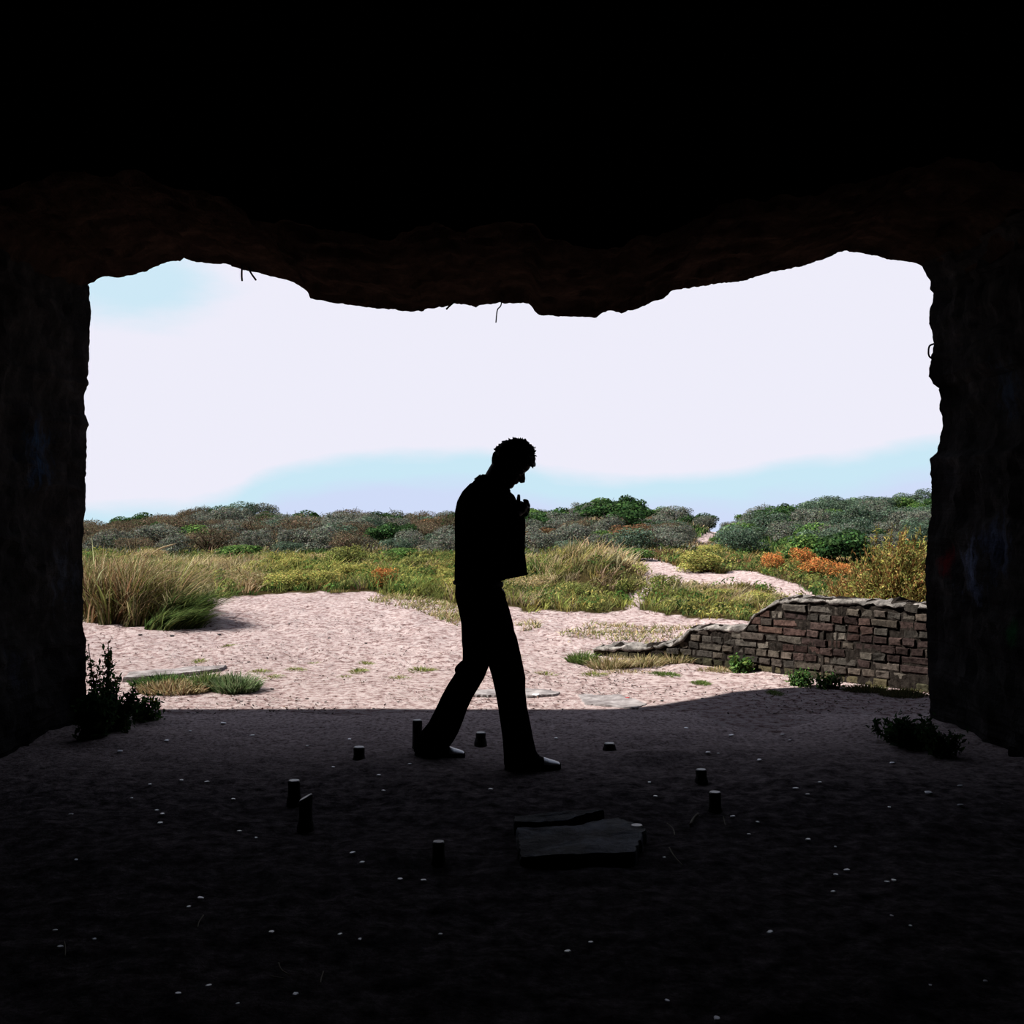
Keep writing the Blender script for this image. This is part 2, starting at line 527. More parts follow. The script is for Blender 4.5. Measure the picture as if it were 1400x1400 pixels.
# ------------------------------------------------------------------ bunker: broken opening, thick walls, roof
DF, DB = 7.5, 5.75
LEFT = [(117, 1030), (117, 985), (118, 960), (117.5, 905), (117, 872), (113, 855), (113.5, 800), (113, 740), (115, 728), (114, 716), (117, 695), (117, 650), (118.5, 600), (118, 590), (121, 582),
        (119.5, 574), (116, 566), (114.5, 545), (116, 535), (121.5, 527), (119, 519), (121, 490), (123, 450), (124, 425), (122, 402), (121, 390)]
TOP = [(121, 390), (124, 386.5), (129, 385), (134, 380.5), (140, 378), (160, 379.5), (180, 376), (200, 371), (210, 366), (222, 360), (237, 357), (246, 357.5), (252, 353.5), (262, 357), (285, 360.5),
       (300, 361), (315, 362), (330, 369), (352, 372), (370, 378), (385, 381), (397, 384), (410, 391), (414, 393.5), (419, 398), (425, 408), (460, 414), (500, 420),
       (540, 424), (560, 426), (578, 425), (585, 421), (598, 421), (618, 416), (640, 416.5), (648, 418), (652, 419.5), (656, 417), (668, 416), (680, 414), (700, 414.5),
       (723, 415), (728, 422), (737, 431), (755, 432), (790, 433), (815, 434), (821, 430), (828, 425.5), (838, 424.5), (850, 428), (873, 422), (890, 413), (908, 407.5),
       (920, 396), (940, 394), (975, 388.5), (1018, 384), (1040, 376), (1090, 365), (1130, 353.5), (1145, 345), (1155, 343), (1180, 346), (1200, 350), (1218, 355),
       (1240, 358), (1256, 361)]
RIGHT = [(1256, 361), (1261, 365), (1266, 374), (1271, 384), (1271.5, 395), (1276, 400), (1275, 412), (1271, 425), (1270, 443), (1274, 455), (1276, 470), (1275, 482), (1272, 492), (1271, 500), (1270.5, 515), (1275, 525),
         (1284, 530), (1286, 545), (1284.5, 562), (1289, 570), (1289, 585), (1285, 600), (1282, 618), (1271, 627), (1273, 660), (1274, 690), (1270, 720), (1267, 740),
         (1265, 770), (1266, 820), (1267, 860), (1268, 900), (1270, 940), (1272, 985), (1272, 1030)]


def resample(pts, step, jit, seed):
    pts = np.asarray(pts, float)
    out = []
    for a, b in zip(pts[:-1], pts[1:]):
        k = max(1, int(round(np.linalg.norm(b - a) / step)))
        for t in np.arange(k) / k:
            out.append(a + (b - a) * t)
    out.append(pts[-1])
    out = np.array(out)
    j = np.stack([fbm(np.stack([out[:, 0] / 6, out[:, 1] / 6, out[:, 0] * 0 + c], -1), 3, seed + c) for c in (0, 5)], 1) * jit
    j[0] = j[-1] = 0
    return out + j


def opening_block(name, pts, outer_fn, normal, m, label, extra_front=None):
    """solid block whose inner surface follows the broken outline; outer_fn maps an inner point to the block's outer point"""
    P = resample(pts, 3.0, 1.1, hash(name) % 97 if False else len(name))
    W = np.stack([(P[:, 0] - 700) * DF / F, CH - (P[:, 1] - HZ) * DF / F], 1)      # x, z
    ds = np.linspace(0, DF - DB, 26)
    nrm = np.array(normal, float)
    inner = []
    for k, d in enumerate(ds):
        p3 = np.stack([W[:, 0] * 2.2, W[:, 1] * 2.2, np.full(len(W), d * 2.2)], -1)
        off = 0.03 * min(d / 0.25, 1) + 0.012 * d + (0.07 * np.abs(fbm(p3, 4, 41)) + 0.02 * np.abs(fbm(p3 * 4, 2, 43))) * min(d / 0.12, 1)
        w = W + nrm * off[:, None]
        inner.append(np.stack([w[:, 0], np.full(len(W), DF - d), w[:, 1]], 1))
    outer_f = np.array([outer_fn(w) for w in W])
    of = np.stack([outer_f[:, 0], np.full(len(W), DF), outer_f[:, 1]], 1)
    ob = of.copy(); ob[:, 1] = DB
    loops = [of] + inner + [ob]
    # front face gets a middle row so that its roughness reads from outside
    V = np.stack(loops, 0)                       # rows x n x 3
    r, n = V.shape[:2]
    idx = np.arange(r * n).reshape(r, n)
    q = [np.stack([idx[:-1, :-1], idx[:-1, 1:], idx[1:, 1:], idx[1:, :-1]], -1).reshape(-1, 4),
         np.stack([idx[-1, :-1], idx[-1, 1:], idx[0, 1:], idx[0, :-1]], -1)]
    o = link(name, make_mesh(name, V.reshape(-1, 3), q, None, [m], None, False))
    tag(o, label, 'wall' if 'wall' in name else 'ceiling', kind='structure')
    return o


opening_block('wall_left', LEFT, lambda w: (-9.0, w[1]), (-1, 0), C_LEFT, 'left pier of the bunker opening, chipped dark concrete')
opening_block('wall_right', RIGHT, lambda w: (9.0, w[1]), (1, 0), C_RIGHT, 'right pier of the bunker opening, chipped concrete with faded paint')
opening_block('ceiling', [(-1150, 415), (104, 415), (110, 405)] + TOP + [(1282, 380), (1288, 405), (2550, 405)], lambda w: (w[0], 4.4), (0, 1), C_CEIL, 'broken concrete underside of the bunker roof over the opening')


def box_mesh(name, lo, hi, m):
    lo = np.array(lo, float); hi = np.array(hi, float)
    v = np.array([[(lo, hi)[i][0], (lo, hi)[j][1], (lo, hi)[k][2]] for i in (0, 1) for j in (0, 1) for k in (0, 1)])
    q = np.array([[0, 1, 3, 2], [4, 6, 7, 5], [0, 4, 5, 1], [2, 3, 7, 6], [0, 2, 6, 4], [1, 5, 7, 3]])
    return make_mesh(name, v, [q], None, [m])


def prism_z(name, poly, z0, z1, m):
    poly = np.array(poly, float); n = len(poly)
    v = np.concatenate([np.c_[poly, np.full(n, z0)], np.c_[poly, np.full(n, z1)]])
    me = bpy.data.meshes.new(name)
    fs = [tuple(range(n))[::-1], tuple(range(n, 2 * n))] + [(i, (i + 1) % n, n + (i + 1) % n, n + i) for i in range(n)]
    me.from_pydata([tuple(p) for p in v], [], fs)
    me.materials.append(m)
    return me


# roof slab; its unseen front edge is shaped to cast the sand's shadow line
SUN_A, SUN_B = 0.92, 0.085          # metres of shadow shift to the right / outward per metre of height
ZR0, ZR1 = 4.3, 4.6
edge_px = [(-900, 971), (150, 971), (300, 970.5), (470, 970), (560, 970.5), (720, 971), (800, 971), (860, 969), (900, 965), (950, 956), (1000, 945), (1050, 940), (1090, 938), (1140, 942), (1200, 948), (1280, 957), (1400, 968), (2400, 980)]
edge = []
for (a, b) in edge_px:
    g = gp(a, b)
    edge.append((g[0] - SUN_A * ZR0, g[1] - SUN_B * ZR0))
edge = [(max(-14, e[0]), e[1]) for e in edge]
poly = [(-14, -7.5)] + [(12, -7.5), (12, edge[-1][1])] + [e for e in edge[::-1] if e[0] < 11.9]
roof = link('roof', prism_z('roof', poly, ZR0, ZR1, C_BACK)); tag(roof, 'thick concrete roof slab above the bunker opening, unseen front edge shaped for the shadow line', 'roof', kind='structure')
for nm, lo, hi in (('wall_back', (-6, -7.0, -0.2), (6, -6.4, 4.4)),
                   ('wall_west', (-5.9, -6.4, -0.2), (-5.3, DB, 4.4)), ('wall_east', (5.3, -6.4, -0.2), (5.9, DB, 4.4))):
    o = link(nm, box_mesh(nm, lo, hi, C_BACK)); tag(o, 'dark concrete wall of the bunker room', 'wall', kind='structure')

# ------------------------------------------------------------------ rebar wires in the broken edge


def curve_obj(name, pts, rad, m, n=6, k=6):
    v, q, t = tube(smooth_path(pts, k), rad, n)
    me = make_mesh(name, v, [q, t], None, [m], None, True)
    return link(name, me)


for pts, lab in (
        ([at(331, 362, 7.46), at(330.5, 375, 7.46), at(331, 384, 7.45)], 'short straight rusty wire end hanging from the roof edge, left of its pair'),
        ([at(338, 362, 7.46), at(343, 373, 7.46), at(350, 383, 7.45)], 'short slanting rusty wire end hanging from the roof edge, right of its pair'),
        ([at(622, 412, 7.46), at(615, 418, 7.45), at(610, 423, 7.45)], 'tiny bent wire stub under the middle of the roof edge'),
        ([at(687, 400, 7.44), at(685, 417, 7.46), at(680, 424, 7.45), at(678, 441, 7.44)], 'long thin kinked wire hanging down from the middle of the roof edge')):
    tag(curve_obj('rebar_wire', pts, 0.004 if 'thin' in lab else 0.006, IRON), lab, 'wire')
tag(curve_obj('rebar_loop', [at(1277, 470, 7.45), at(1271, 473, 7.45), at(1269.5, 480, 7.45), at(1270.5, 487, 7.45), at(1277, 492, 7.45)], 0.006, IRON),
    'small rusty rebar loop sticking out of the right pier edge', 'wire')

# ------------------------------------------------------------------ iron studs of the old gun mount, set in a ring


def stud(px, ptop, pbase, wpx, label, tilt=(0, 0), slant=0.0):
    b = gp(px, pbase)
    D = b[1]
    r = wpx * 0.5 * D / F
    h = (pbase - ptop) * D / F * 0.97
    root = link('anchor_stud', None, None, (b[0], b[1] + r, 0.0))
    tag(root, label, 'anchor stud', 'studs of the old gun mount ring')
    n = 20
    a = np.linspace(0, 2 * math.pi, n, endpoint=False)
    secs = []
    zs = [(-0.06, 1.25), (0.0, 1.25), (0.012, 1.22), (0.03, 1.03), (h * 0.55, 0.97), (h - 0.006, 1.0), (h, 0.93)]
    for z, k in zs:
        w = 1 + 0.05 * fbm(np.stack([np.cos(a) * 2, np.sin(a) * 2, a * 0 + z * 15 + px], -1), 2, 3)
        x = np.cos(a) * r * k * w; y = np.sin(a) * r * k * w
        zz = np.full(n, z) + (slant * x / r * 0.5 if z > h * 0.5 else 0)
        secs.append(np.stack([x + tilt[0] * max(z, 0), y + tilt[1] * max(z, 0), zz], 1))
    v, q, t = rings(secs)
    link('shaft', make_mesh('shaft', v, [q, t], None, [IRON], None, False), root)
    top = secs[-1].copy(); top[:, 2] += 0.0005
    t2 = top.copy(); t2 = (t2 - t2.mean(0)) * (0.9, 0.9, 1) + t2.mean(0) + (0, 0, 0.004)
    v, q, t = rings([top, t2])
    link('stud_face', make_mesh('stud_face', v, [q, t], None, [IRON_SKYLIT], None, False), root)['label'] = 'top face painted pale as if skylit'
    return root


stud(570, 985, 1029, 13.5, 'tall round iron stud standing behind the heel of the walker')
stud(657, 1003, 1018, 14, 'short round iron stud between the legs of the walker')
stud(490, 1023, 1045, 16, 'squat dark iron stud alone on the floor left of the walker')
stud(400.5, 1069, 1098, 17, 'pale-topped iron stud, the farther of the close pair on the left')
stud(416, 1092, 1134, 19, 'tall iron stud with slanting pale top, nearer of the close pair', slant=0.03)
stud(599, 1153, 1186, 17, 'dim iron stud in the near shade left of the plinth slab')
stud(979, 1085, 1113, 17, 'pale-topped iron stud on the right, nearer of the right-hand two')
stud(960, 1054, 1072, 15, 'pale-topped iron stud on the right, farther of the right-hand two')
stud(871.5, 1131, 1148, 17, 'low pale-topped iron stud beside the right corner of the plinth slab')
stud(834, 1018, 1028, 15, 'low dark iron stub on the earth ridge right of the walker')

# plinth slabs in the middle of the ring


def slab(name, corners_px, z, label, m, cat, seed, group=None, thick=0.05):
    P = np.array([gp(a, b, z)[:2] for a, b in corners_px])
    pts = resample(P * 1000, 18, 5, seed) / 1000
    pts = np.concatenate([resample(np.array([P[i], P[(i + 1) % len(P)]]) * 1000, 20, 7, seed + i)[:-1] for i in range(len(P))]) / 1000
    c = pts.mean(0)
    loops = []
    for k, zz in ((1.02, -thick), (1.0, z - 0.012), (0.985, z), (0.66, z + 0.002), (0.33, z)):
        l = c + (pts - c) * k
        loops.append(np.c_[l, zz + (0.006 * fbm(np.c_[l * 9, l[:, 0] * 0], 3, seed) if zz > 0 else np.zeros(len(l)))])
    v, q, t = rings(loops)
    v = v - np.r_[c, 0]
    me = make_mesh(name, v, [q, t], None, [m], None, False)
    o = link(name, me, None, (c[0], c[1], 0))
    tag(o, label, cat, group)
    return o


slab('plinth_slab', [(711, 1170), (868, 1165), (884, 1133), (846, 1116), (786, 1128), (706, 1131)], 0.05, 'cracked low concrete plinth slab in the middle of the stud ring', SLABM, 'concrete slab', 3)
slab('plinth_fragment', [(703, 1124), (772, 1122), (826, 1108), (770, 1111), (740, 1112), (702, 1116)], 0.06, 'narrow broken strip of concrete behind the plinth slab', SLABM, 'concrete slab', 9)
slab('paving_slab', [(645, 950), (725, 951), (760, 949), (766, 945), (720, 941), (652, 942)], 0.018, 'pale worn concrete slab in the sand behind the legs of the walker', PALE_C, 'concrete slab', 13)
slab('paving_slab', [(800, 962), (868, 968), (885, 962), (850, 950), (790, 950)], 0.012, 'pale worn concrete slab half buried at the shadow edge, right of the walker', PALE_C, 'concrete slab', 17)
slab('kerb_slab', [(168, 926), (230, 922), (300, 914.5), (310, 909), (255, 912), (176, 919)], 0.03, 'pale concrete kerb strip behind the weeds at the left pier', PALE_C, 'concrete kerb', 23)

# ------------------------------------------------------------------ grass and leaves


def blades(base, h, w, lean, col0, col1, mb, seg=3, droop=0.5):
    """base (n,3); h,w (n,); lean (n,2) horizontal reach per height; colours (n,3) root / tip"""
    n = len(base)
    if n == 0: return
    az = R.uniform(0, 2 * math.pi, n)
    wd = np.stack([np.cos(az), np.sin(az), np.zeros(n)], 1)
    L = seg + 1
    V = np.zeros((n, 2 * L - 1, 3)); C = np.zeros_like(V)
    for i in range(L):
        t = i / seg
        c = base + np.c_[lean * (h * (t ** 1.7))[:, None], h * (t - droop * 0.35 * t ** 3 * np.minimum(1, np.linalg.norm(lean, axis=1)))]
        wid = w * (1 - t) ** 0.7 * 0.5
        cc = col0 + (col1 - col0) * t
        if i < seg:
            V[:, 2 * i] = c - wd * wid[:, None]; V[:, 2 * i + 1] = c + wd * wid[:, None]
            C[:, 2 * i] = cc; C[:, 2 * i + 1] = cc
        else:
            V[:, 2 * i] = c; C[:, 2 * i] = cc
    k = 2 * L - 1
    off = (np.arange(n) * k)[:, None]
    q = np.concatenate([off + np.array([[2 * i, 2 * i + 1, 2 * i + 3, 2 * i + 2]]) for i in range(seg - 1)])
    t = off + np.array([[2 * seg - 2, 2 * seg - 1, 2 * seg]])
    mb.add(V.reshape(-1, 3), q, t, C.reshape(-1, 3))


VK = 0.86      # leaf albedo relative to the colour seen in sun


def pal(cols, n, jit=0.18, k=VK):
    cols = np.array([lin(c) for c in cols]) * k
    cols = cols * .80 + cols.mean(1, keepdims=True) * .20
    c = cols[R.integers(0, len(cols), n)]
    return np.clip(c * (1 + R.normal(0, jit, (n, 1))) * (1 + R.normal(0, jit * 0.4, (n, 3))), 0.002, 0.8)


def leaves(pos, nrm, size, cols, mb, aspect=0.5, wild=0.9):
    """diamond leaves, folded slightly"""
    n = len(pos)
    d = nrm + R.normal(0, wild, (n, 3)); d /= np.linalg.norm(d, axis=1)[:, None] + 1e-9
    u = np.cross(d, R.normal(0, 1, (n, 3))); u /= np.linalg.norm(u, axis=1)[:, None] + 1e-9
    w = np.cross(d, u)
    s = size[:, None]
    V = np.stack([pos - u * s * .5, pos + w * s * aspect * .5, pos + u * s * .5 + d * s * .12, pos - w * s * aspect * .5], 1)
    q = (np.arange(n) * 4)[:, None] + np.arange(4)
    mb.add(V.reshape(-1, 3), q, None, np.repeat(cols, 4, 0))


def shrub_mesh(name, cols, n=1500, w=1.0, h=0.75, size=0.07, lobes=9, seed=1, wild=0.55, aspect=0.5, upright=0.0, twigs=26, twigcol=(85, 72, 60), spiky=0.0, tone=1.0):
    """dome of leafy lobes over forking twigs; base at the origin, w wide and h high"""
    rs = np.random.default_rng(seed)
    mb = MB()
    ctr = [np.array([0, 0, h * 0.45])]; rad = [np.array([w * .36, w * .36, h * .45])]
    for i in range(lobes):
        a = rs.uniform(0, 2 * math.pi); r = w * 0.5 * rs.uniform(0.35, 0.72)
        z = h * rs.uniform(0.2, 0.78) * (1 - 0.35 * (r / (w * .5)) ** 2)
        q = w * rs.uniform(0.13, 0.24)
        ctr.append(np.array([math.cos(a) * r, math.sin(a) * r, z])); rad.append(np.array([q, q, min(q * rs.uniform(.7, 1.0), h - z if h - z > .1 else .1)]))
    ctr = np.array(ctr); rad = np.array(rad)
    wt = rad[:, 0] ** 2; wt = wt / wt.sum()
    k = rs.choice(len(ctr), n, p=wt)
    d = rs.normal(0, 1, (n, 3)); d /= np.linalg.norm(d, axis=1)[:, None]
    d[:, 2] = np.where(d[:, 2] < -0.35, -d[:, 2], d[:, 2])
    depth = 1 - 0.5 * rs.random(n) ** 2.2
    depth = depth + spiky * rs.random(n) ** 4
    p = ctr[k] + d * rad[k] * depth[:, None]
    p[:, 2] = np.maximum(p[:, 2], 0.02)
    nr = d + np.array([0, 0, upright])
    c = pal(cols, n, 0.2, VK * tone)
    lob = 1 + rs.normal(0, 0.16, (len(ctr), 1))
    c = c * lob[k]
    leaves(p, nr, size * rs.uniform(.6, 1.35, n), c, mb, aspect, wild)
    tc = lin(twigcol) * 0.5
    for i in range(twigs):
        j = rs.integers(0, len(ctr))
        e = ctr[j] + rs.normal(0, 1, 3) * rad[j] * 0.7
        e[2] = max(e[2], 0.1)
        b = np.array([rs.normal(0, w * .05), rs.normal(0, w * .05), -0.05])
        mid = (b + e) / 2 + rs.normal(0, 0.04 * w, 3)
        v, q, t = tube(smooth_path([b, mid, e], 3), np.linspace(0.014, 0.004, 7), 4)
        mb.add(v, q, t, tc * rs.uniform(.6, 1.3))
    return mb.mesh(name, [LEAF])


GREY = [(132, 140, 122), (110, 120, 106), (146, 150, 132), (94, 106, 92), (128, 124, 110)]
BLUEG = [(102, 128, 106), (84, 110, 88), (120, 140, 116), (72, 98, 72)]
DARKG = [(48, 78, 36), (36, 62, 30), (62, 94, 44), (44, 70, 40)]
MIDG = [(76, 112, 44), (92, 128, 52), (60, 92, 40), (108, 140, 60)]
BROWN = [(132, 110, 84), (112, 92, 72), (148, 126, 96), (96, 92, 70), (110, 110, 80)]
RUST = [(120, 84, 52), (98, 70, 46), (140, 102, 62), (84, 78, 44)]
YEL = [(164, 160, 62), (142, 148, 58), (180, 168, 76), (120, 130, 52), (150, 140, 60)]
ORANGE = [(212, 122, 30), (226, 140, 44), (186, 100, 26), (196, 130, 50), (140, 120, 50)]
STRAW = [(186, 166, 116), (168, 146, 98), (200, 182, 136), (150, 132, 84)]
OLIVE = [(120, 126, 58), (136, 138, 62), (104, 112, 52)]

PROTO = {}


def proto(kind, var):
    key = (kind, var)
    if key in PROTO: return PROTO[key]
    s = 100 + 17 * var + sum(map(ord, kind))
    if kind == 'grey': me = shrub_mesh('grey_shrub', GREY, 2600, 1, .72, .05, 11, s, .55, .42, 0, 20, (120, 110, 104), tone=.66)
    elif kind == 'blue': me = shrub_mesh('sea_buckthorn', BLUEG, 2800, 1, .74, .05, 12, s, .5, .42, 0, 16, tone=.64)
    elif kind == 'dark': me = shrub_mesh('dark_shrub', DARKG, 2800, 1, .72, .06, 12, s, .5, .6, 0, 14)
    elif kind == 'green': me = shrub_mesh('green_shrub', MIDG + DARKG[:1], 2600, 1, .66, .06, 12, s, .5, .55, .3, 14)
    elif kind == 'brown': me = shrub_mesh('brown_shrub', BROWN, 2600, 1, .66, .045, 11, s, 1.0, .3, .2, 40, (110, 92, 78), tone=.75)
    elif kind == 'rust': me = shrub_mesh('russet_shrub', RUST, 2400, 1, .66, .05, 10, s, .9, .4, .2, 26)
    elif kind == 'yellow': me = shrub_mesh('yellow_bush', YEL, 3200, 1, .62, .05, 12, s, .8, .45, .4, 16, spiky=.25)
    elif kind == 'olive': me = shrub_mesh('olive_bush', OLIVE + YEL[1:2] + [(96, 104, 52)], 2400, 1, .56, .05, 11, s, .7, .45, .4, 12, spiky=.2)
    elif kind == 'straw': me = shrub_mesh('straw_bush', STRAW + [(150, 128, 74), (134, 116, 66)], 2400, 1, .56, .05, 10, s, .9, .22, .4, 20, (150, 120, 80), spiky=.35)
    elif kind == 'orange': me = shrub_mesh('orange_buckthorn', ORANGE, 1900, 1, .6, .05, 12, s, .9, .5, .3, 34, (120, 96, 72), spiky=.25)
    PROTO[key] = me
    return me


NAMES = dict(grey='grey_shrub', blue='sea_buckthorn', dark='dark_shrub', green='green_shrub', brown='brown_shrub', rust='russet_shrub', yellow='yellow_bush', olive='olive_bush', straw='straw_bush', orange='orange_buckthorn')
PROTO_H = dict(grey=.8, blue=.82, dark=.8, green=.74, brown=.74, rust=.74, yellow=.70, olive=.62, straw=.64, orange=.68)
shrub_spots = []


def shrub(kind, px, D, wpx, hpx, label, group=None, var=None, rot=None):
    x = (px - 700) * D / F
    z = float(tz(np.array(x), np.array(D)))
    var = var if var is not None else random.randrange(3)
    o = link(NAMES[kind], proto(kind, var), None, (x, D, z - 0.03), rot if rot is not None else random.uniform(0, 6.28))
    s = wpx * D / F
    o.scale = (s, s, hpx * D / F / PROTO_H[kind])
    tag(o, label, 'shrub', group)
    shrub_spots.append((px, D, wpx))
    return o


def shrub_py(kind, px, pbase, wpx, hpx, label, **kw):
    """distance found from the row where the shrub meets the slope"""
    Ds = np.linspace(14, 41.5, 600)
    x = (px - 700) * Ds / F
    py = HZ + (CH - tz(x, Ds)) * F / Ds
    k = int(np.argmin(np.abs(py - pbase) + (Ds > 41) * 5))
    return shrub(kind, px, float(Ds[k]), wpx, hpx, label, **kw)


shrub_py('dark', 303, 714, 52, 30, 'dark green shrub on the crest of the left dune, highest on that dune')
shrub_py('dark', 198, 715, 26, 14, 'small dark green shrub on the skyline near the left pier')
shrub_py('green', 330, 764, 78, 27, 'broad deep green shrub behind the yellow grass left of the walker')
shrub_py('dark', 527, 748, 58, 40, 'rounded dark green shrub on the slope, first left of the walker')
shrub_py('green', 548, 764, 56, 22, 'mid green shrub below the rounded dark green one, left of the walker')
shrub_py('grey', 490, 752, 50, 24, 'pale grey shrub with bare stems beside the rounded dark green one')
shrub_py('brown', 590, 740, 66, 34, 'brown twiggy shrub close behind the back of the walker')
shrub_py('green', 324, 712, 26, 18, 'bright green shrub just right of the left dune crest')
shrub_py('green', 446, 712, 30, 20, 'green shrub near the skyline halfway between left pier and walker')
shrub_py('orange', 527, 803, 42, 36, 'orange leafy tuft in the grass left of the walker')
shrub_py('dark', 838, 716, 100, 38, 'large dark green shrub crowning the middle dune right of the walker')
shrub_py('dark', 880, 714, 50, 26, 'dark green shrub at the right end of the middle dune crown')
shrub_py('green', 772, 704, 40, 20, 'small green shrub left of the dark crown on the middle dune')
shrub_py('rust', 752, 742, 46, 27, 'russet brown shrub just right of the walker on the dune slope')
shrub_py('rust', 893, 718, 24, 18, 'small rusty shrub right below the dark crown of the middle dune')
shrub_py('green', 866, 766, 66, 24, 'green shrub at the head of the sand path, behind the grassy mound')
shrub_py('rust', 906, 763, 34, 18, 'rusty orange shrub beside the head of the sand path')
YB = shrub_py('yellow', 956, 782, 70, 37, 'round yellow-green bush standing at the edge of the sand path')
shrub_py('green', 985, 744, 34, 16, 'small green shrub beside the far upper bit of sand path')
shrub_py('green', 1104, 772, 84, 56, 'large leafy green shrub behind the orange buckthorn, its left half')
shrub_py('dark', 1156, 774, 92, 60, 'deep green leafy shrub behind the orange buckthorn, its right half')
shrub_py('green', 1082, 748, 40, 22, 'bright green shrub above the orange buckthorn on the right dune')
shrub_py('dark', 1200, 742, 40, 26, 'dark green shrub on the right dune beside the right pier')
shrub_py('green', 1168, 712, 34, 22, 'bright green shrub high on the right dune')
shrub_py('green', 1254, 705, 40, 24, 'bright green shrub on the right dune against the right pier')
shrub_py('orange', 1056, 780, 44, 31, 'orange berried buckthorn nearest the sand path on the right')
shrub_py('orange', 1097, 776, 44, 34, 'orange berried buckthorn in the middle, tallest of the orange row')
shrub_py('orange', 1124, 789, 64, 34, 'broad orange berried buckthorn in front of the deep green shrub')
shrub_py('orange', 1150, 789, 34, 26, 'orange berried buckthorn next to the big yellow broom bush')
shrub_py('orange', 1195, 822, 66, 30, 'low orange-brown shrub just behind the brick wall')
shrub_py('yellow', 985, 815, 60, 16, 'low yellow-green shrub in front of the sand path')
shrub_py('yellow', 1035, 822, 60, 20, 'low yellow-green shrub behind the stepped end of the brick wall')
shrub_py('yellow', 392, 805, 74, 32, 'yellow-green leafy shrub at the sand edge, second mass right of the marram clump')
shrub_py('yellow', 440, 800, 60, 28, 'yellow-green leafy shrub at the sand edge, midway to the walker')
shrub_py('yellow', 480, 790, 54, 26, 'yellow-green leafy shrub behind the sand edge, left of the orange tuft')

# the rest of the dune scrub, row behind row
GL = dict(grey=('grey-leaved shrub among many alike on the dune slope', 'grey dune shrubs'),
          blue=('grey-green sea buckthorn among many alike on the dune slope', 'sea buckthorn on the dunes'),
          dark=('dark green shrub among many alike on the dune slope', 'dark green dune shrubs'),
          green=('mid green shrub among many alike on the dune slope', 'mid green dune shrubs'),
          brown=('brown twiggy shrub among many alike on the dune slope', 'brown dune shrubs'),
          rust=('small russet shrub among many alike on the dune slope', 'russet dune shrubs'))


def fill_scrub():
    done = list(shrub_spots)
    rows = [24.0, 25.2, 26.5, 27.9, 29.2, 30.5, 32.4, 34.4, 36.5, 38.6, 40.4, 41.9]
    for ri, Dr in enumerate(rows):
        sp = 0.76 * F / Dr
        px = 40 + random.uniform(0, sp)
        while px < 1360:
            D = Dr + random.uniform(-.9, .9)
            x = (px - 700) * D / F
            py = HZ + (CH - float(tz(np.array(x), np.array(D)))) * F / D
            step = sp * random.uniform(.7, 1.25)
            clash = any(abs(px - q[0]) < 0.30 * (q[2] + sp) and D < q[1] + 1.2 and D > q[1] - 3.0 for q in done if q[2] > 20)
            if not clash and not inpoly(np.array([px]), np.array([py - 3]), PATH_B)[0] and not (ri < 9 and 935 < px < 1000 and py > 722):
                if px > 985: ws = dict(blue=.58, dark=.08, green=.12, grey=.18, brown=.04)
                elif px > 700: ws = dict(grey=.52, blue=.12, brown=.16, dark=.06, green=.05, rust=.09)
                elif px > 430: ws = dict(grey=.40, blue=.22, dark=.13, brown=.16, green=.07, rust=.02)
                elif px > 270: ws = dict(grey=.56, blue=.12, dark=.06, brown=.20, green=.06)
                else: ws = dict(brown=.62, grey=.22, dark=.08, green=.08)
                if ri >= 10 and px < 985: ws = dict(dark=.35, grey=.25, brown=.2, green=.2)
                k = random.choices(list(ws), list(ws.values()))[0]
                w = sp * random.uniform(1.0, 1.75)
                h = w * random.uniform(.56, .78)
                if ri == 0: h *= .8
                lab, grp = GL[k]
                shrub(k, px, D, w, h, lab, group=grp)
            px += step


fill_scrub()


def fill_belt():
    lab = dict(yellow=('low yellow-green bush among many alike in the dune grass', 'yellow-green bushes in the dune grass'),
               olive=('low olive bush among many alike in the dune grass', 'olive bushes in the dune grass'),
               straw=('low straw-coloured bush among many alike in the dune grass', 'straw-coloured bushes in the dune grass'),
               green=('low green bush among many alike in the dune grass', 'green bushes in the dune grass'))
    for Dr in (17.2, 18.4, 19.8, 21.2, 22.6, 23.6):
        px = 240 if Dr < 20 else 90
        while px < 1240:
            D = Dr + random.uniform(-.5, .5)
            x = (px - 700) * D / F
            w = random.uniform(.45, .95) * F / D
            ok = bool(veg(np.array([x]), np.array([D - .35]))[0]) and bool(veg(np.array([x]), np.array([D]))[0])
            ok = ok and bool(veg(np.array([x + .4]), np.array([D]))[0]) and bool(veg(np.array([x - .4]), np.array([D]))[0])
            ok = ok and not any(abs(px - q[0]) < .5 * (q[2] + w) * .7 and abs(D - q[1]) < 1.6 for q in shrub_spots)
            if ok:
                ws = dict(yellow=.36, olive=.28, straw=.18, green=.18) if 340 < px < 700 else dict(straw=.40, olive=.34, yellow=.16, green=.10) if px < 900 else dict(straw=.30, olive=.30, yellow=.28, green=.12)
                k = random.choices(list(ws), list(ws.values()))[0]
                shrub(k, px, D, w, w * random.uniform(.34, .52), lab[k][0], group=lab[k][1])
            px += w * random.uniform(.9, 1.9)


fill_belt()

# big yellow broom bush behind the brick wall


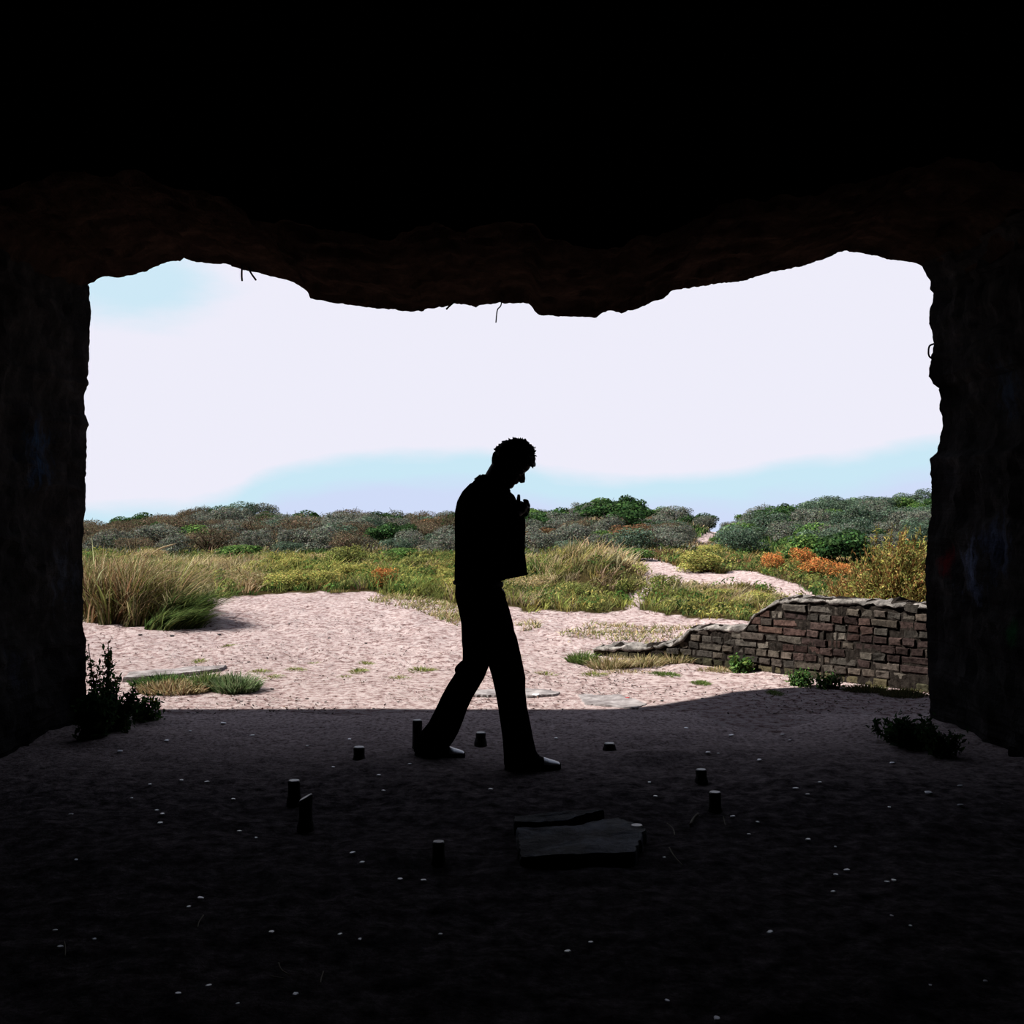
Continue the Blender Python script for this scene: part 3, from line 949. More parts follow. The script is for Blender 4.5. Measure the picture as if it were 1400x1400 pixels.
def spray_bush(name, px, D, wpx, hpx, label, cols, seed, n=420, per=26, leanx=0.2):
    rs = np.random.default_rng(seed)
    w = wpx * D / F; h = hpx * D / F
    x = (px - 700) * D / F
    root = link(name, None, None, (x, D, float(tz(np.array(x), np.array(D)))))
    tag(root, label, 'shrub')
    ml, ms = MB(), MB()
    for i in range(n):
        a = rs.uniform(0, 2 * math.pi); el = rs.uniform(0.25, 1.5)
        L = h * rs.uniform(.55, 1.05)
        d = np.array([math.cos(a) * math.cos(el) * w / h * 0.75, math.sin(a) * math.cos(el) * w / h * .6, math.sin(el)])
        b = np.array([rs.normal(0, w * .10), rs.normal(0, w * .10), 0])
        e = b + d * L * np.array([1, 1, .95]) + np.array([leanx * L * .4, 0, 0])
        mid = b + d * L * .5 + np.array([0, 0, .06 * h])
        P = smooth_path([b, mid, e], 5)
        v, q, t = tube(P, np.linspace(0.007, 0.002, len(P)), 3)
        ms.add(v, q, t, lin((130, 100, 58)) * .45)
        t_ = rs.uniform(.25, 1.0, per)
        k = t_ * (len(P) - 1); i0 = np.minimum(k.astype(int), len(P) - 2)
        pp = P[i0] + (P[i0 + 1] - P[i0]) * (k - i0)[:, None] + rs.normal(0, .012 * h, (per, 3))
        dirn = np.repeat((e - b)[None] / np.linalg.norm(e - b), per, 0)
        c = pal(cols, per, .15) * rs.uniform(.75, 1.2)
        leaves(pp, np.cross(dirn, rs.normal(0, 1, (per, 3))), np.full(per, .055) * rs.uniform(.6, 1.3, per), c, ml, .28, .3)
    link('foliage', ml.mesh('foliage', [LEAF]), root)
    link('stems', ms.mesh('stems', [LEAF]), root)
    return root


spray_bush('broom_bush', 1226, 12.6, 120, 150, 'big yellow-green broom bush behind the brick wall by the right pier', YEL + [(176, 130, 60), (132, 140, 56), (150, 104, 50)], 5, n=520)
spray_bush('broom_bush', 1168, 14.5, 76, 78, 'smaller yellowish broom bush left of the big one behind the brick wall', [(168, 140, 70), (150, 140, 64), (176, 124, 60)], 6, n=200)

# ------------------------------------------------------------------ grass cover (nobody could count it)


def grass_cover():
    mb = MB()
    nt_ = 15000                                   # tussocks
    px = R.uniform(20, 1380, nt_)
    D = 13.0 + (25.0 - 13.0) * R.random(nt_) ** 0.85
    x = (px - 700) * D / F
    keep = veg(x, D)
    x, D, px = x[keep], D[keep], px[keep]
    py = HZ + (CH - tz(x, D)) * F / D
    e = np.interp(px, SAND_EDGE_X, SAND_EDGE_Y)
    keep = R.random(len(x)) < np.clip((e - py) / 8, 0.3, 1)
    x, D, px, py = x[keep], D[keep], px[keep], py[keep]
    nt_ = len(x)
    p = np.stack([x, D, x * 0], -1)
    patch = fbm(p * (.6, .45, 1), 3, 55) * 1.25; patch2 = fbm(p * 1.5, 2, 77)
    hm = np.exp(-(((x - 1.25) / 0.9) ** 2 + ((D - 18.6) / 1.3) ** 2))
    th_ = (0.155 - 0.05 * sst(18.5, 23, D)) * (1 + 0.7 * patch2) * R.uniform(.45, 1.45, nt_)
    th_ = np.clip(th_ * np.where((px > 860) & (D < 21), .7, 1.0) * (1 + .3 * hm), .05, .42)
    u = patch + R.normal(0, .22, nt_)
    sel = np.where(u > .5, 0, np.where(u > .0, 1, np.where(u > -.35, 2, 3)))
    sel = np.where((hm > .3) & (R.random(nt_) < .5), 0, sel)
    sel = np.where((px < 360) & (R.random(nt_) < .5), 0, sel)
    sel = np.where((px > 880) & (px < 1120) & (py < 800) & (py > 750) & (R.random(nt_) < .35), 4, sel)
    sel = np.where((px > 1120) & (R.random(nt_) < .4), 4, sel)
    sel = np.where((px > 360) & (px < 640) & (R.random(nt_) < .4), 1, sel)
    sel = np.where((R.random(nt_) < .06), 5, sel)
    GP = [STRAW, YEL, OLIVE, MIDG + OLIVE, [(176, 134, 70), (166, 146, 80), (150, 130, 84)], RUST + [(126, 110, 80)]]
    tc_ = np.stack([pal(cc, nt_, .18) for cc in GP], 0)[sel, np.arange(nt_)] * (1 + .35 * fbm(p * (1.1, .8, 1), 2, 99))[:, None]
    per = 13
    i = np.repeat(np.arange(nt_), per); n = len(i)
    rad = R.uniform(.04, .13, nt_)[i]
    a = R.uniform(0, 2 * math.pi, n); r = np.sqrt(R.random(n)) * rad
    bx, by = x[i] + np.cos(a) * r, D[i] + np.sin(a) * r
    col = tc_[i] * (1 + R.normal(0, .14, (n, 1)))
    lean = np.c_[R.normal(.25, .2, nt_)[i] + np.cos(a) * .55 + R.normal(0, .25, n), np.sin(a) * .55 + R.normal(0, .25, n)]
    base = np.c_[bx, by, tz(bx, by) - .01]
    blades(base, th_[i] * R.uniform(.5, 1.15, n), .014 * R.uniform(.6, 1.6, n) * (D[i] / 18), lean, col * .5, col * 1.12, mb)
    # broad-leaved herbs: small leafy heaps
    hb_ = R.choice(nt_, 2600, replace=False); hb_ = hb_[(sel[hb_] != 0)]
    k = 26
    i = np.repeat(hb_, k)
    d = R.normal(0, 1, (len(i), 3)); d /= np.linalg.norm(d, axis=1)[:, None]; d[:, 2] = np.abs(d[:, 2])
    sz = R.uniform(.07, .17, len(hb_)).repeat(k)
    ctr_ = np.c_[x[i], D[i], tz(x[i], D[i]) + .4 * th_[i]]
    pc = np.stack([pal(cc, len(hb_), .12) for cc in (YEL, MIDG, OLIVE)], 0)[R.integers(0, 3, len(hb_)), np.arange(len(hb_))]
    leaves(ctr_ + d * sz[:, None] * (1, 1, .8), d, R.uniform(.03, .065, len(i)), np.clip(.8 * pc.repeat(k, 0) * (1 + R.normal(0, .15, (len(i), 1))), .005, .8), mb, .5, .5)
    o = link('dune_grass', mb.mesh('dune_grass', [BLADE]))
    tag(o, 'yellow-green dune grass and herbs covering the foot of the dunes', 'grass', kind='stuff')


grass_cover()


def undergrowth():
    mb = MB()
    n = 60000
    px = R.uniform(0, 1400, n); D = R.uniform(23, 44, n)
    x = (px - 700) * D / F
    keep = veg(x, D)
    x, D, px = x[keep], D[keep], px[keep]; n = len(x)
    patch = fbm(np.stack([x, D, x * 0], -1) * .5, 3, 91)
    c = np.where((patch > 0.15)[:, None], pal(BROWN + STRAW[:2], n), np.where((patch > -.3)[:, None], pal(GREY + OLIVE, n), pal(DARKG + MIDG, n)))
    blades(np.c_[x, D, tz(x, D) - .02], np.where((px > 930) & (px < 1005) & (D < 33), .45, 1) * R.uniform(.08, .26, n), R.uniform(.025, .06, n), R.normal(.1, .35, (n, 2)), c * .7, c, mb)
    o = link('undergrowth', mb.mesh('undergrowth', [BLADE]))
    tag(o, 'mixed low undergrowth between the dune shrubs', 'undergrowth', kind='stuff')


undergrowth()


def sparse_turf():
    mb = MB()
    for poly, n, hh, cols, nm in ((TONGUE, 9000, .06, OLIVE + STRAW + [(120, 110, 60)], 0), (DRYPATCH, 3400, .045, STRAW + OLIVE + [(120, 124, 96)], 1)):
        P = np.array(poly)
        px = R.uniform(P[:, 0].min(), P[:, 0].max(), n); py = R.uniform(P[:, 1].min(), P[:, 1].max(), n)
        k = inpoly(px, py, poly); px, py = px[k], py[k]
        g = np.array([gp(a, b, .06 if nm == 0 else 0.0) for a, b in zip(px, py)])
        cl = fbm(g * 2.6, 2, 12)
        k = cl + R.normal(0, .2, len(g)) > (-.05 if nm else -.3)
        g = g[k]
        n2 = len(g)
        c = pal(cols, n2)
        g[:, 2] = tz(g[:, 0], g[:, 1]) - .005
        blades(g, hh * R.uniform(.5, 1.6, n2), R.uniform(.008, .018, n2), R.normal(.2, .9, (n2, 2)), c * .8, c, mb)
    o = link('sparse_turf', mb.mesh('sparse_turf', [BLADE]))
    tag(o, 'thin dry turf creeping over the sand behind the walker', 'turf', kind='stuff')


sparse_turf()


# --- the windswept marram clump on the left
def clump(name, pos, w, d, h, n, lean, cols, label, parts=True, wid=.012, cat='grass clump', group=None, spread=.35, droop=.9, tipcols=None):
    mb = MB()
    a = R.uniform(0, 2 * math.pi, n); r = np.sqrt(R.random(n))
    bx, by = np.cos(a) * r * w * .5, np.sin(a) * r * d * .5
    hh = h * R.uniform(.45, 1.05, n) * (1 - .35 * r)
    ln = np.c_[lean[0] + bx / (w * .5) * spread + R.normal(0, .22, n), lean[1] + by / (d * .5) * spread + R.normal(0, .22, n)]
    c0 = pal(cols, n, .2); c1 = pal(tipcols or cols, n, .2)
    gx, gy = pos[0] + bx, pos[1] + by
    bz = (tz(gx, gy) if pos[1] > 8 else fz(gx, gy)) - .02
    z0 = pos[2]
    blades(np.c_[bx, by, bz - z0], hh, wid * R.uniform(.6, 1.5, n), ln, c0, c1, mb, seg=4, droop=droop)
    if parts:
        root = link(name, None, None, pos)
        tag(root, label, cat, group)
        link('blades', mb.mesh('blades', [BLADE]), root)
        return root
    o = link(name, mb.mesh(name, [BLADE]), None, pos)
    return tag(o, label, cat, group)


def marram():
    root = None
    D = 13.3
    spec = [  # px, dD, width px, height px, lean, colours, n
        (125, 0.3, 70, 100, .10, STRAW + OLIVE + RUST + [(120, 110, 70)], 1500),
        (165, 0.0, 90, 98, .25, STRAW + OLIVE + RUST + [(150, 120, 70)], 1900),
        (205, -.1, 90, 82, .45, OLIVE + STRAW + [(110, 120, 60)], 2300),
        (240, -.2, 66, 62, .95, [(96, 118, 52), (84, 106, 48), (116, 134, 64), (70, 92, 44)], 2600),
        (236, -.5, 70, 40, 1.1, [(90, 114, 52), (78, 100, 46), (110, 128, 62)], 1800),
        (190, .5, 120, 92, .4, STRAW + [(120, 116, 60)], 1800)]
    x0 = (190 - 700) * D / F
    root = link('marram_clump', None, None, (x0, D, float(tz(np.array(x0), np.array(D)))))
    tag(root, 'large windswept clump of marram grass beside the left pier', 'grass clump')
    mb = MB()
    for px, dd, w, h, ln, cols, n in spec:
        d = D + dd
        cx = (px - 700) * d / F; W = w * d / F; H = h * d / F
        a = R.uniform(0, 2 * math.pi, n); r = np.sqrt(R.random(n))
        bx, by = cx + np.cos(a) * r * W * .5, d + np.sin(a) * r * W * .35
        lean = np.c_[ln + np.cos(a) * r * .25 + R.normal(0, .2, n), np.sin(a) * r * .3 - .1 + R.normal(0, .2, n)]
        c = pal(cols, n, .2)
        hh = H * R.uniform(.4, 1.12, n)
        tuf = R.integers(0, 46, n); tl = R.normal(0, .28, (46, 2)); tcx = R.uniform(.55, 1.25, 46); tth = R.uniform(.6, 1.12, 46)
        lean = lean + tl[tuf]
        ta = R.uniform(0, 2 * math.pi, 46); tr = np.sqrt(R.random(46))
        bx = cx + (np.cos(ta) * tr)[tuf] * W * .47 + R.normal(0, .028, n); by = d + (np.sin(ta) * tr)[tuf] * W * .33 + R.normal(0, .028, n)
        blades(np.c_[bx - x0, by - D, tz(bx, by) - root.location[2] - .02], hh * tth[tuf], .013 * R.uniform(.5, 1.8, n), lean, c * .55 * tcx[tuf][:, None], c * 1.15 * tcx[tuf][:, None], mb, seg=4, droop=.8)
    link('blades', mb.mesh('blades', [BLADE]), root)
    for (a, b, w) in (((193, 775), (241, 743), .012), ((185, 790), (205, 752), .008), ((160, 800), (158, 762), .008), ((215, 790), (248, 783), .009), ((150, 800), (133, 770), .006)):
        p0, p1 = at(*a, D - .2), at(*b, D - .2)
        m = (p0 + p1) / 2 + np.array([-.03, 0, .05])
        P = smooth_path([p0 - (0, 0, .3), p0, m, p1], 5)
        rad = np.full(len(P), .003); rad[-7:] = np.array([.004, .006, .009, .010, .009, .006, .002]) * w / .012
        v, q, t = tube(P - np.array(root.location), rad, 6)
        link('plume', make_mesh('plume', v, [q, t], np.repeat([lin((205, 186, 150)) * .6], len(v), 0), [BLADE]), root)


marram()

# --- tufts and weeds in the sand
k = 0
for px, py, w, h in ((578, 917, 34, 7), (490, 918, 20, 6), (545, 926, 26, 5), (470, 926, 22, 4), (404, 917, 22, 5), (355, 921, 26, 5), (312, 884, 16, 4), (272, 904, 14, 5), (700, 902, 20, 5), (812, 922, 30, 6),
                     (500, 905, 18, 5), (430, 906, 18, 4), (375, 928, 22, 5), (745, 921, 26, 5)):
    g = gp(px, py)
    clump('grass_tuft', (g[0], g[1], 0.0), w * g[1] / F, .22, h * g[1] / F * 1.9, 320, (.1, -.1), [(130, 140, 62), (150, 150, 76), (108, 120, 56)],
          'small flat green grass tuft scattered on the pale sand', parts=False, group='small grass tufts on the sand', spread=1.3, wid=.010)
for px, py, w, h, lab in ((797, 905, 40, 22, 'green grass tuft at the low crumbled end of the brick wall'),
                          (835, 912, 60, 24, 'straw-coloured grass tuft against the low part of the brick wall'),
                          (880, 908, 60, 20, 'dry grass tuft in front of the middle of the low brick wall'),
                          (925, 905, 44, 22, 'tall dry grass tuft where the low wall begins to rise'),
                          (850, 918, 110, 8, 'flat dry grass mat on the sand before the low brick wall'),
                          (910, 921, 40, 9, 'flat green grass tuft on the sand before the low brick wall'),
                          (958, 932, 22, 9, 'small dark green tuft near the foot of the stepped brick wall'),
                          (985, 915, 60, 10, 'dry grass fringe at the foot of the stepped wall end'),
                          (1060, 947, 22, 8, 'small green tuft in the shadow before the brick wall')):
    g = gp(px, py)
    green = 'green' in lab
    clump('grass_tuft', (g[0], g[1], 0.0), w * g[1] / F, .25, h * g[1] / F * 1.2, 700, (.05, -.15),
          [(96, 120, 50), (116, 138, 60), (80, 100, 46)] if green else STRAW + [(120, 124, 60), (104, 96, 60)], lab, parts=False, spread=.8, wid=.010)
# left weeds along the kerb
for px, py, w, h, cols, lab, n in ((235, 948, 90, 24, STRAW + RUST[:2] + [(96, 90, 50)], 'brown dry grass tuft in front of the pale kerb strip', 1200),
                                   (225, 936, 90, 22, DARKG + MIDG, 'dark green grass tuft between left pier and pale kerb', 900),
                                   (322, 946, 60, 32, [(90, 116, 66), (110, 132, 84), (74, 98, 54), (130, 140, 100)], 'leafy grey-green tuft at the right end of the kerb strip', 1000),
                                   (280, 942, 70, 30, [(92, 118, 56), (78, 100, 48), (120, 132, 70)], 'green grass tuft in front of the right half of the kerb', 1000)):
    g = gp(px, py)
    clump('weed_tuft', (g[0], g[1], 0.0), w * g[1] / F, .3, h * g[1] / F * 1.25, n, (.1, -.1), cols, lab, parts=False, spread=.7, wid=.011, cat='weeds')


def leafy_weed(px, py, hpx, wpx, label, cols, n_stem=5, flowers=0, seed=1, sp=22, up=1.0, leafsize=.035):
    rs = np.random.default_rng(seed)
    g = gp(px, py)
    D = g[1]; h = hpx * D / F; w = wpx * D / F
    root = link('weed_plant', None, None, g); tag(root, label, 'weeds')
    ml, ms = MB(), MB()
    tips = []
    for i in range(n_stem):
        b = np.array([rs.normal(0, w * .16), rs.normal(0, w * .16), -.02])
        e = np.array([rs.uniform(-.5, .5) * w, rs.uniform(-.4, .4) * w, h * rs.uniform(.45, 1.0) * up])
        P = smooth_path([b, (b + e) / 2 + rs.normal(0, .02, 3), e], 5)
        v, q, t = tube(P, np.linspace(.006, .0025, len(P)), 5)
        ms.add(v, q, t, lin((90, 96, 50)) * .5)
        tt = rs.uniform(.1, 1, sp); kk = tt * (len(P) - 1); i0 = np.minimum(kk.astype(int), len(P) - 2)
        pp = P[i0] + (P[i0 + 1] - P[i0]) * (kk - i0)[:, None] + rs.normal(0, .018, (sp, 3))
        leaves(pp, rs.normal(0, 1, (sp, 3)) + (0, 0, .5), leafsize * rs.uniform(.6, 1.5, sp), pal(cols, sp), ml, .42, .5)
        tips.append(P[-1])
    link('foliage', ml.mesh('foliage', [LEAF]), root)
    link('stems', ms.mesh('stems', [LEAF]), root)
    for i in range(flowers):
        c = tips[i % len(tips)] + rs.normal(0, .02, 3)
        c[2] = max(c[2], .05)
        mf = MB()
        for a in np.linspace(0, 2 * math.pi, 7)[:-1]:
            d = np.array([math.cos(a), math.sin(a) * .6, .35]) * .016
            s = np.array([-math.sin(a), math.cos(a), 0]) * .007
            mf.add(np.array([c, c + d * .6 + s, c + d, c + d * .6 - s]), [[0, 1, 2, 3]], None, lin((235, 215, 40)) * .6)
        link('flower', mf.mesh('flower', [LEAF]), root)['label'] = 'small yellow flower head'
    return root


leafy_weed(140, 985, 112, 40, 'tall dark stalky weed against the foot of the left pier', DARKG + RUST[:1], 13, 0, 2, 70, 1, .035)
leafy_weed(160, 1000, 72, 60, 'bushy dark weed in the shade right of the tall stalky one', DARKG, 20, 0, 3, 60, 1, .038)
leafy_weed(198, 985, 38, 44, 'low shaded weed with yellow flowers beside the left pier', DARKG + MIDG[:2], 16, 6, 4, 44, 1, .034)
leafy_weed(128, 1010, 70, 60, 'low dark weed in the corner under the left pier', DARKG, 24, 0, 5, 90, 1, .045)
leafy_weed(1242, 1020, 40, 76, 'low dark green weed at the foot of the right pier', DARKG, 34, 0, 6, 60)
leafy_weed(1285, 1034, 40, 50, 'small dark weed right against the right pier', DARKG, 18, 0, 7, 36)
leafy_weed(1014, 918, 22, 26, 'broad-leaved green plant at the foot of the stepped brick wall', MIDG + DARKG[:2], 10, 0, 8, 30, 1, .05)
leafy_weed(1093, 936, 20, 34, 'small green weed at the foot of the brick wall, left of two', DARKG + MIDG[:2], 14, 0, 9, 36)
leafy_weed(1131, 940, 18, 34, 'small green weed at the foot of the brick wall, right of two', DARKG + MIDG[:2], 14, 0, 10, 36)
for px, py, w in ((1185, 944, 60), (1235, 950, 60)):
    g = gp(px, py)
    clump('moss_grass', (g[0], g[1], 0), w * g[1] / F, .22, .10, 900, (0, -.1), [(92, 92, 50), (80, 84, 44), (110, 100, 60)],
          'mossy grass fringe at the brick wall foot, ' + ('farther from' if px < 1200 else 'nearest') + ' the right pier', parts=False, spread=.6, wid=.01)

# ------------------------------------------------------------------ ruined brick wall


def brick_wall():
    A = gp(812, 897)[:2]; B = gp(945, 906)[:2]; C = gp(1290, 949)[:2]
    # path of the face: far low end -> corner -> right pier
    L1 = np.linalg.norm(B - A); L2 = np.linalg.norm(C - B)
    L = L1 + L2
    th = 0.24

    def face(s):
        s = float(s)
        if s < L1: p = A + (B - A) * s / L1; d = (B - A) / L1
        else: p = B + (C - B) * (s - L1) / L2; d = (C - B) / L2
        # blend the corner a little
        n = np.array([d[1], -d[0]])
        if n[1] > 0: n = -n
        return p, d, n

    # top outline in the photo -> height along s
    outl_px = [812, 830, 870, 900, 920, 932, 938, 946, 960, 1000, 1020, 1026, 1033, 1050, 1066, 1080, 1160, 1200, 1290]
    outl_py = [886, 884, 884, 882, 878, 872, 865, 858, 857, 859, 858, 848, 838, 828, 820, 818, 820, 823, 829]

    def top(s):
        p, d, n = face(s)
        px = 700 + F * p[0] / p[1]
        py = np.interp(px, outl_px, outl_py)
        return CH - (py - HZ) * p[1] / F

    mb = MB()
    ch, bl, jt = 0.066, 0.235, 0.013
    rs = np.random.default_rng(4)
    greys = [lin(c) * .29 for c in ((128, 119, 110), (110, 105, 100), (138, 131, 123), (118, 109, 103), (98, 94, 90), (126, 115, 107))]
    s_red = (L1 + .18, L1 + 1.0)

    def add_brick(s0, s1, z0, z1, out, col):
        v = []
        bev = .006
        for zz, k in ((z0, 1), (z0 + bev, 0), (z1 - bev, 0), (z1, 1)):
            ring = []
            for (s, dep) in ((s0 + bev, out), (s1 - bev, out), (s1, out - bev), (s1, -.07), (s0, -.07), (s0, out - bev)):
                p, d, n = face(min(max(s, 0), L))
                dd = dep - (bev if k and dep > 0 else 0)
                q = p + n * dd
                ring.append([q[0], q[1], zz])
            v.append(np.array(ring) + rs.normal(0, .0036, (6, 3)))
        V, Q, T = rings(v)
        mb.add(V, Q, T, col)

    nrow = 11
    for r in range(-1, nrow):
        z0 = r * ch; z1 = z0 + ch - jt
        s = -(bl * .5 if r % 2 else 0) + rs.normal(0, .02)
        while s < L:
            hl = (bl if rs.random() < .20 else bl * .5) * rs.uniform(.94, 1.06)
            s0, s1 = max(s, 0), min(s + hl - jt, L)
            if s1 - s0 > .03:
                tt = top((s0 + s1) / 2)
                if z1 < tt - .012 + rs.normal(0, .008):
                    col = greys[rs.integers(0, len(greys))] * rs.uniform(.6, 1.3)
                    mid = (s0 + s1) / 2
                    if s_red[0] < mid < s_red[1] and .2 < z0 < .48 and rs.random() < .22:
                        col = col * (1.1, .84, .83)       # faded red paint on some bricks
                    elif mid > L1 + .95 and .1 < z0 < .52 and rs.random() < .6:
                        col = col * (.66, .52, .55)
                    if r <= 0: col = col * (.9, .95, .7)
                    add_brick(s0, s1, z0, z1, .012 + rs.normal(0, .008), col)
            s += hl
    # mortar core
    ss = np.arange(0, L + .01, .025)
    secs = []
    for s in ss:
        p, d, n = face(min(s, L)); t = top(min(s, L)) + .012 * fbm(np.array([[s * 9, 0, 0.]]), 3, 3)[0]
        prof = [(0.0, -.1), (0.0, t - .03), (-.03, t), (-.10, t + .012 * rs.normal()), (-th + .03, t - .004), (-th, t - .03), (-th, -.1)]
        prof = [(0.002, -.1), (0.002, t * .5)] + prof[1:] + []
        secs.append(np.array([[p[0] + n[0] * a, p[1] + n[1] * a, b] for a, b in prof]))
    V, Q, T = rings(secs)
    V = V + rs.normal(0, .004, V.shape)
    mb.add(V, Q, T, lin((80, 74, 70)) * .22)
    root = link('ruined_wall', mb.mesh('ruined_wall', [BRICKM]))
    tag(root, 'ruined grey brick wall stepping down from the right pier to the sand', 'brick wall', kind='thing')
    # crumbled mortar capping, lumpy, pale
    mc = MB()
    secs = []
    for s in np.arange(0, L + .001, .016):
        p, d, n = face(min(s, L)); t = top(min(s, L))
        a = np.linspace(0, 2 * math.pi, 14, endpoint=False)
        lump = .5 + .5 * fbm(np.array([[s * 7, 1.5, 0.]]), 3, 8)[0]
        hh = .016 + .026 * lump
        depth = -th / 2 + np.cos(a) * (th / 2 + .016 + .014 * lump)
        z = t - .018 + np.sin(a) * hh + .016 * fbm(np.c_[np.cos(a) * 2 + s * 16, np.sin(a) * 2, a * 0], 3, 5)
        secs.append(np.stack([p[0] + n[0] * depth, p[1] + n[1] * depth, z], 1))
    V, Q, T = rings(secs)
    cc = (.62 + .38 * fbm(V * 14, 3, 6))[:, None] * (lin((214, 208, 204)) * .40)[None]
    mc.add(V, Q, T, np.clip(cc, .015, .6))
    link('mortar_cap', mc.mesh('mortar_cap', [BRICKM], True), root)['label'] = 'pale lumpy crumbling mortar along the wall top'


brick_wall()

# ------------------------------------------------------------------ chips, stones and straws on the ground


def chip_mesh(seed, sub=5):
    rs = np.random.default_rng(seed)
    n, m = 9, sub
    v, q, t = ball((0, 0, 0), (1, .75, .36), n, m)
    v = v * (1 + .28 * fbm(v * 1.7 + seed, 2, seed))[:, None]
    v[:, 2] = np.minimum(v[:, 2], .17 + .05 * v[:, 0])
    return v, q, t


CHIPS = []
for i in range(5):
    v, q, t = chip_mesh(i + 1)
    CHIPS.append(make_mesh('stone_chip', v, [q, t], None, [CHIP]))
special = {(1269, 1092): ('large white stone chip lying alone near the right pier', 13), (950, 1114): None, (305, 991): ('white rectangular scrap in the shade at the left', 9),
           (319, 1094): ('pale stone chip on the left, the largest left of the close stud pair', 8), (283, 1071): ('bright chip, second from the close stud pair on the left', 7),
           (478, 1015): ('bright white chip above the squat stud on the left', 7), (1053, 1283): ('brownish pale chip alone in the dark right foreground', 11),
           (871, 1234): None, (1216, 1113): ('bright little chip left below the large white stone chip', 6)}
pts = [(120, 1014), (164, 1028), (248, 1071), (283, 1071), (319, 1094), (214, 1109), (219, 1127), (222, 1116), (327, 1135), (97, 1115), (180, 1090), (205, 1077), (350, 1149), (482, 1172), (495, 1184),
       (547, 1204), (579, 1205), (104, 1186), (274, 1232), (258, 1245), (129, 1285), (82, 1296), (75, 1270), (492, 1286), (465, 1281), (371, 1281), (602, 1278), (325, 1376), (285, 1352), (243, 1363),
       (404, 1360), (518, 1064), (524, 1080), (478, 1015), (671, 1079), (888, 1071), (896, 1093), (1002, 1120), (1024, 1142), (1036, 1128), (1105, 1148), (1121, 1080), (1088, 1085), (1104, 1094),
       (1269, 1092), (1216, 1113), (1220, 1046), (1313, 1078), (1313, 1108), (1142, 1156), (1158, 1188), (1143, 1198), (1213, 1209), (1222, 1209), (908, 1176), (776, 1305), (808, 1294), (1053, 1283),
       (1219, 1263), (1245, 1276), (1272, 1354), (1347, 1345), (980, 1391), (912, 1368), (1139, 1218), (968, 1037), (982, 1037), (1038, 1048), (305, 991), (228, 1015), (420, 1020), (760, 1010), (1000, 1005), (1070, 1003),
       (938, 999), (1080, 1008), (260, 1003), (345, 1005), (560, 1050), (455, 1055)]
for i, (px, py) in enumerate(pts):
    g = gp(px, py)
    lab, wpx = special.get((px, py)) or ('small pale stone chip scattered on the dark bunker floor', random.uniform(4, 9) * (1 + (py - 1000) / 800))
    x, y = g[0], g[1]
    r = wpx * .5 * y / F
    o = link('stone_chip', CHIPS[i % 5], None, (x, y, float(fz(np.array(x), np.array(y))) + .010 + r * .25), random.uniform(0, 6.28))
    o.scale = (r, r, r)
    tag(o, lab, 'stone chip', 'stone chips on the bunker floor')
# dark stones and scraps on the sunlit sand
DS = []
for i in range(3):
    v, q, t = chip_mesh(i + 31); DS.append(make_mesh('dark_stone', v, [q, t], None, [DARKSTONE]))
for i, (px, py, w) in enumerate(((655, 873, 9), (192, 873, 6), (235, 871, 9), (300, 869, 6), (565, 990, 6), (372, 944, 6), (420, 956, 5), (270, 975, 5), (330, 960, 5), (905, 960, 6), (830, 985, 6), (960, 955, 5), (450, 873, 5), (340, 905, 5), (395, 858, 4), (500, 880, 5))):
    g = gp(px, py); r = w * .5 * g[1] / F
    o = link('dark_stone', DS[i % 3], None, (g[0], g[1], float(tz(np.array(g[0]), np.array(g[1]))) + r * .3), random.uniform(0, 6)); o.scale = (r, r, r)
    tag(o, 'largest dark stone on the sand, beside the thigh of the walker' if i == 0 else 'small dark stone lying on the sunlit or just shaded sand', 'stone', 'dark stones on the sand')
g = gp(858, 957)
v, q, t = chip_mesh(77)
o = link('red_scrap', make_mesh('red_scrap', v * .018, [q, t], None, [REDBIT]), None, (g[0], g[1], .016)); tag(o, 'small bright red scrap on the sand right of the walker', 'litter')
g = gp(733, 953)
v, q, t = chip_mesh(78)
o = link('white_stone', make_mesh('white_stone', v * .026, [q, t], None, [CHIP]), None, (g[0], g[1], .018)); tag(o, 'white stone on the sunlit sand in front of the walker knee', 'stone')

for pts_, lab in (([(278, 1258), (272, 1266), (270, 1273)], 'short curved straw in the dark left foreground'),
                  ([(381, 1318), (385, 1329), (396, 1338)], 'curved dry straw in the dark middle foreground, left of an upright one'),
                  ([(442, 1328), (439, 1337), (438, 1345)], 'short straight straw in the dark middle foreground'),
                  ([(912, 1128), (920, 1134), (923, 1145)], 'bent straw right of the plinth slab, upper of two'),
                  ([(915, 1163), (922, 1176), (934, 1187)], 'bent straw right of the plinth slab, lower of two'),
                  ([(989, 1121), (990, 1125), (992, 1133)], 'tiny straw on the floor below the right-hand studs'),
                  ([(88, 1290), (89, 1297), (89, 1306)], 'thin pale straw in the far left foreground'),
                  ([(944, 1131), (948, 1124), (954, 1118)], 'pale flat straw scrap beside the nearer right-hand stud'),
                  ([(370, 1338), (379, 1341), (388, 1342)], 'flat dry straw under the curved one in the foreground')):
    P = []
    for a, b in pts_:
        p = gp(a, b); p[2] = float(fz(p[0], p[1])) + .014; P.append(p)
    tag(curve_obj('dry_straw', P, .0022 if 'scrap' not in lab else .006, STRAWM, 5, 5), lab, 'straw')


